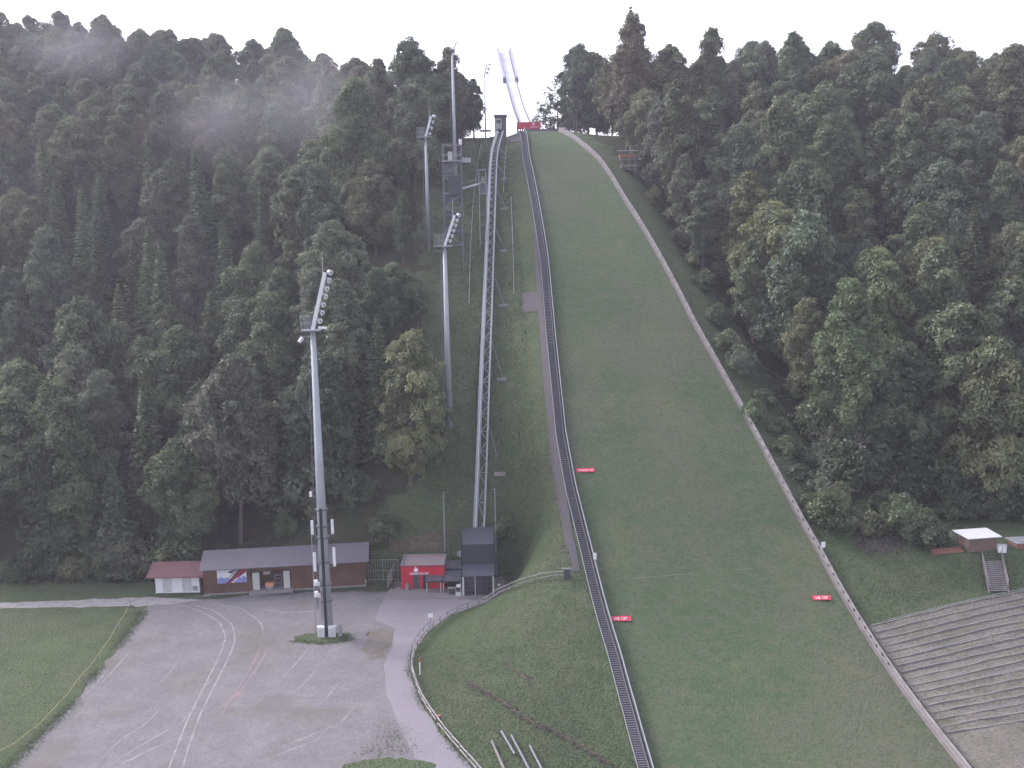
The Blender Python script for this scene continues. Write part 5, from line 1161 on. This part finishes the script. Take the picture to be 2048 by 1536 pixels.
mb = MB(); mb.box((a[0] - .6, Yp - .3, ztp), (b[0] - a[0] + 1, 0, 0), (0, 2.8, .3), (0, 0, .12)); part('roof', mb, M['roof_grey'], T)

# ---------------------------------------------------------------- spectator terraces on the right
ang = math.atan(.28); ux = np.array([math.cos(ang), math.sin(ang), 0])
T = None
def yfoot(x): return 111 + .28 * (x - 41)
for k in range(17):
    d = .55 + k * .98
    x = XR(111 - d) + 1.3
    xs0 = float(XR(yfoot(float(x)) - d)) + 1.1
    xe = 78.0
    if k > 12: xe = 60 - (k - 12) * 1.2
    P = []
    for x_ in np.arange(xs0, xe, 2.1): y_ = yfoot(x_) - d; P.append(np.array([x_, y_, gz(x_, y_)]))
    r5 = np.random.default_rng(500 + k); mb = MB(); P = [p + np.array([0, r5.normal() * .04, r5.normal() * .025]) for p in P]
    for p, q in zip(P[:-1], P[1:]):
        if False: continue
        hh_ = r5.uniform(-.03, .04); mb.beam(p + Z3 * (.1 + hh_), q + Z3 * (.1 + hh_), .16, .22)
    ordn = ['topmost', 'second', 'third', 'fourth', 'fifth', 'sixth', 'seventh', 'eighth', 'ninth', 'tenth', 'eleventh', 'twelfth', 'thirteenth', 'fourteenth', 'fifteenth', 'sixteenth', 'seventeenth'][k]
    o = single('terrace_step', mb, M['wood_grey'], P[0], f'long weathered timber step, {ordn} from the top of the spectator terrace', 'terrace step', 'timber steps of the spectator terrace')
v = []; f = []
xs_ = np.arange(41, 82, 1.); ds = np.arange(.4, 34, .5)
for x_ in xs_:
    for d in ds:
        y_ = yfoot(x_) - d; xx = max(x_, float(XR(y_)) + .9) if x_ < 48 else x_; v.append((xx, y_, gz(xx, y_) + .15 - .1 * (((d - .55) / .98) % 1) * (d < 16.5)))
for i in range(len(xs_) - 1):
    for j in range(len(ds) - 1): f.append((i * len(ds) + j, i * len(ds) + j + 1, (i + 1) * len(ds) + j + 1, (i + 1) * len(ds) + j))
o = mesh_obj('terrace_ground', v, f, M['terrace']); o['kind'] = 'structure'
def crush(k, xa, xb, label):
    d = .55 + k * .98 - .2; P = [np.array([x_, yfoot(x_) - d, gz(x_, yfoot(x_) - d)]) for x_ in np.arange(xa, xb + .1, 2.8)]
    T = thing('crush_barrier', P[0], label, 'barrier', 'thin metal barriers on the spectator terrace')
    for p in P: mb = MB(); mb.tube(p, p + Z3 * 1.15, .035, .035, 6); part('post', mb, M['galv'], T)
    mb = MB(); mb.tpath([p + Z3 * 1.15 for p in P], .035); part('rail', mb, M['galv'], T)
crush(1, 43.2, 68, 'thin metal rail barrier along the top steps of the terrace'); crush(6, 46, 57, 'thin metal rail barrier on the middle steps, left portion'); crush(7, 57, 66, 'thin metal rail barrier on the middle steps, right portion')
crush(10, 46.5, 49.5, 'short thin metal barrier of one bay low beside the board wall'); crush(11, 51.3, 65, 'thin metal rail barrier on the lower steps'); crush(15, 48, 55, 'lowest thin metal rail barrier near the bottom of the terrace')
for (px, py, l) in ((2010, 1418, 'small set of pale steps at the lower right terrace edge, lower one'), (2032, 1400, 'small set of pale steps at the lower right terrace edge, upper one')):
    q = G(px, py); mb = MB()
    for i in range(4): mb.box(q + (-.5, i * .3, i * .14), (1.0, .2, 0), (0, .22, 0), (0, 0, .1))
    single('small_steps', mb, M['wood_pale'], q, l, 'steps', 'small pale steps at the terrace end')
# steep timber stair on the bank
a = G(1998, 1186); b = G(1984, 1124); wd = 2.3
T = thing('bank_stairs', a, 'grey timber stairs with handrails up the grass bank below the hut', 'stairs')
n = 16
for i in range(n):
    p = a + (b - a) * (i + .5) / n + Z3 * .12; mb = MB(); mb.box(p + (-wd / 2, -.05, 0), (wd, .1, 0), (0, .3, 0), (0, 0, .09)); part('tread', mb, M['wood_pale'], T)
for sg in (-1, 1):
    o_ = np.array([sg * (wd / 2 + .06), 0, 0]); mb = MB(); mb.beam(a + o_ - (0, 0, .05), b + o_ + (0, 0, .15), .1, .34); part('stringer', mb, M['wood_grey'], T)
    mb = MB(); mb.beam(a + o_ + Z3 * 1.0 + (b - a) * .12, b + o_ + Z3 * 1.0 + (b - a) * .1, .09, .09); mb.beam(a + o_ + Z3 * .55 + (b - a) * .12, b + o_ + Z3 * .55 + (b - a) * .1, .07, .09)
    for k in (.12, .4, .7, 1.0): p = a + o_ + (b - a) * k; mb.beam(p, p + Z3 * 1.0, .09, .09)
    part('handrail', mb, M['wood_grey'], T)
# hut with white roof
A_, B_ = G(1936, 1105), G(1992, 1099.5); A_[2] = B_[2] = min(A_[2], B_[2]) - .05; f5 = Frame(A_, B_); hh = f5.px(1960, 1080)[1] + .3
T = thing('plank_hut', A_, 'small brown plank hut with a white mono-pitch roof above the terrace', 'hut')
mb = MB(); f5.box(mb, 0, f5.w, 0, 2.2, 0, hh)
for k in range(7): f5.box(mb, -.02, f5.w + .02, -.02, 0, .05 + k * hh / 7, .05 + k * hh / 7 + .02)
part('wall', mb, M['shed'], T).data.materials[0] = mat('plank_brown', (.19, .13, .115), .85, .2, [(1.5, (.14, .095, .09), .7)])
mb = MB(); mb.hexa([f5.p(-.35, -.5, hh), f5.p(f5.w + .4, -.5, hh + .05), f5.p(f5.w + .1, 2.4, hh + .35), f5.p(-.8, 2.4, hh + .3), f5.p(-.35, -.5, hh + .1), f5.p(f5.w + .4, -.5, hh + .15), f5.p(f5.w + .1, 2.4, hh + .45), f5.p(-.8, 2.4, hh + .4)]); part('roof', mb, M['offwhite'], T)
for k, (px, l) in enumerate(((1998, 'left one of two white cabinets beside the hut'), (2007, 'right one of two white cabinets beside the hut'))):
    q = G(px, 1101); q[1] -= .3; q[2] = gz(q[0], q[1]); mb = MB(); mb.box(q + (-.25, 0, 0), (.5, .05, 0), (0, .5, 0), (0, 0, .95)); T = thing('white_cabinet', q, l, 'cabinet', 'white cabinets by the hut'); part('body', mb, M['white'], T); mb = MB(); mb.box(q + (-.28, -.03, .95), (.56, .05, 0), (0, .56, 0), (0, 0, .05)); part('lid', mb, M['offwhite'], T)
q = G(2033, 1098); f6 = Frame(q, q + (3.5, .3, 0)); T = thing('plank_hut', q, 'second low brown hut with grey sheets on top at the right frame edge', 'hut')
mb = MB(); f6.box(mb, 0, 3.5, 0, 2, 0, .75); part('wall', mb, M['rust'], T); mb = MB(); f6.box(mb, -.3, 3.8, -.4, 2.2, .76, .86); f6.box(mb, .3, 2.0, -.1, 1.2, .87, .98); part('roof', mb, M['galv'], T)
P = [G(1865, 1108), G(1925, 1103)]; mb = MB(); mb.beam(P[0] + Z3 * .1, P[1] + Z3 * .1, .5, .2); mb.beam(P[0] + (0, .6, .2), P[1] + (0, .6, .2), .4, .4); single('plank_pile', mb, M['rust'], P[0], 'reddish planks lying on the ground left of the hut', 'planks')

# ---------------------------------------------------------------- evening haze in the valley air
mb = MB(); mb.box((-1000, -80, -30), (2000, 0, 0), (0, 1100, 0), (0, 0, 190))
hz_m = bpy.data.materials.new('haze'); hz_m.use_nodes = True; N = hz_m.node_tree.nodes; N.clear(); o_ = N.new('ShaderNodeOutputMaterial'); pv = N.new('ShaderNodeVolumePrincipled')
pv.inputs['Color'].default_value = (.9, .86, 1, 1); pv.inputs['Density'].default_value = .00032; pv.inputs['Anisotropy'].default_value = .2
hz_m.node_tree.links.new(pv.outputs[0], o_.inputs['Volume'])
HAZE = True
if HAZE:
    o = part('haze', mb, hz_m, None); tag(o, 'thin pale lavender evening haze over the whole slope', 'haze', kind='stuff')

# ---------------------------------------------------------------- thin mist wisps added as whitish smudges over the upper left wood
mm = bpy.data.materials.new('mist'); mm.use_nodes = True; N = mm.node_tree.nodes; Lk = mm.node_tree.links; N.clear()
o_ = N.new('ShaderNodeOutputMaterial'); pv = N.new('ShaderNodeVolumePrincipled'); pv.inputs['Color'].default_value = (.95, .92, 1, 1)
tc = N.new('ShaderNodeTexCoord'); gr = N.new('ShaderNodeTexGradient'); gr.gradient_type = 'SPHERICAL'; Lk.new(tc.outputs['Object'], gr.inputs[0])
ns = N.new('ShaderNodeTexNoise'); ns.inputs['Scale'].default_value = 1.6; ns.inputs['Detail'].default_value = 3; Lk.new(tc.outputs['Object'], ns.inputs['Vector'])
m1 = N.new('ShaderNodeMath'); m1.operation = 'POWER'; Lk.new(gr.outputs['Fac'], m1.inputs[0]); m1.inputs[1].default_value = 1.5
mr = N.new('ShaderNodeMapRange'); mr.inputs['From Min'].default_value = .38; mr.inputs['From Max'].default_value = .62; mr.inputs['To Min'].default_value = .45; mr.inputs['To Max'].default_value = 1; Lk.new(ns.outputs['Fac'], mr.inputs['Value'])
m2_ = N.new('ShaderNodeMath'); m2_.operation = 'MULTIPLY'; Lk.new(m1.outputs[0], m2_.inputs[0]); Lk.new(mr.outputs[0], m2_.inputs[1])
m3 = N.new('ShaderNodeMath'); m3.operation = 'MULTIPLY'; m3.inputs[1].default_value = .024; Lk.new(m2_.outputs[0], m3.inputs[0]); Lk.new(m3.outputs[0], pv.inputs['Density']); Lk.new(pv.outputs[0], o_.inputs['Volume'])
for (px, py, Y, rx_, ry_, rz_, l) in ((610, 200, 206, 16, 13, 15, 'brightest wisp of mist over the wood left of the upper masts'), (440, 235, 200, 15, 12, 12, 'soft wisp of mist in the middle of the upper left wood'), (150, 95, 250, 20, 12, 9, 'wide wisp of mist near the left end of the skyline')):
    p = at(px, py, Y); bm = bmesh.new(); bmesh.ops.create_icosphere(bm, subdivisions=3, radius=1.0); me = bpy.data.meshes.new('mist'); bm.to_mesh(me); bm.free(); me.materials.append(mm)
    o = bpy.data.objects.new('mist', me); COL.objects.link(o); o.location = tuple(p); o.scale = (rx_, ry_, rz_); tag(o, l, 'mist', 'mist wisps over the left wood', 'stuff')
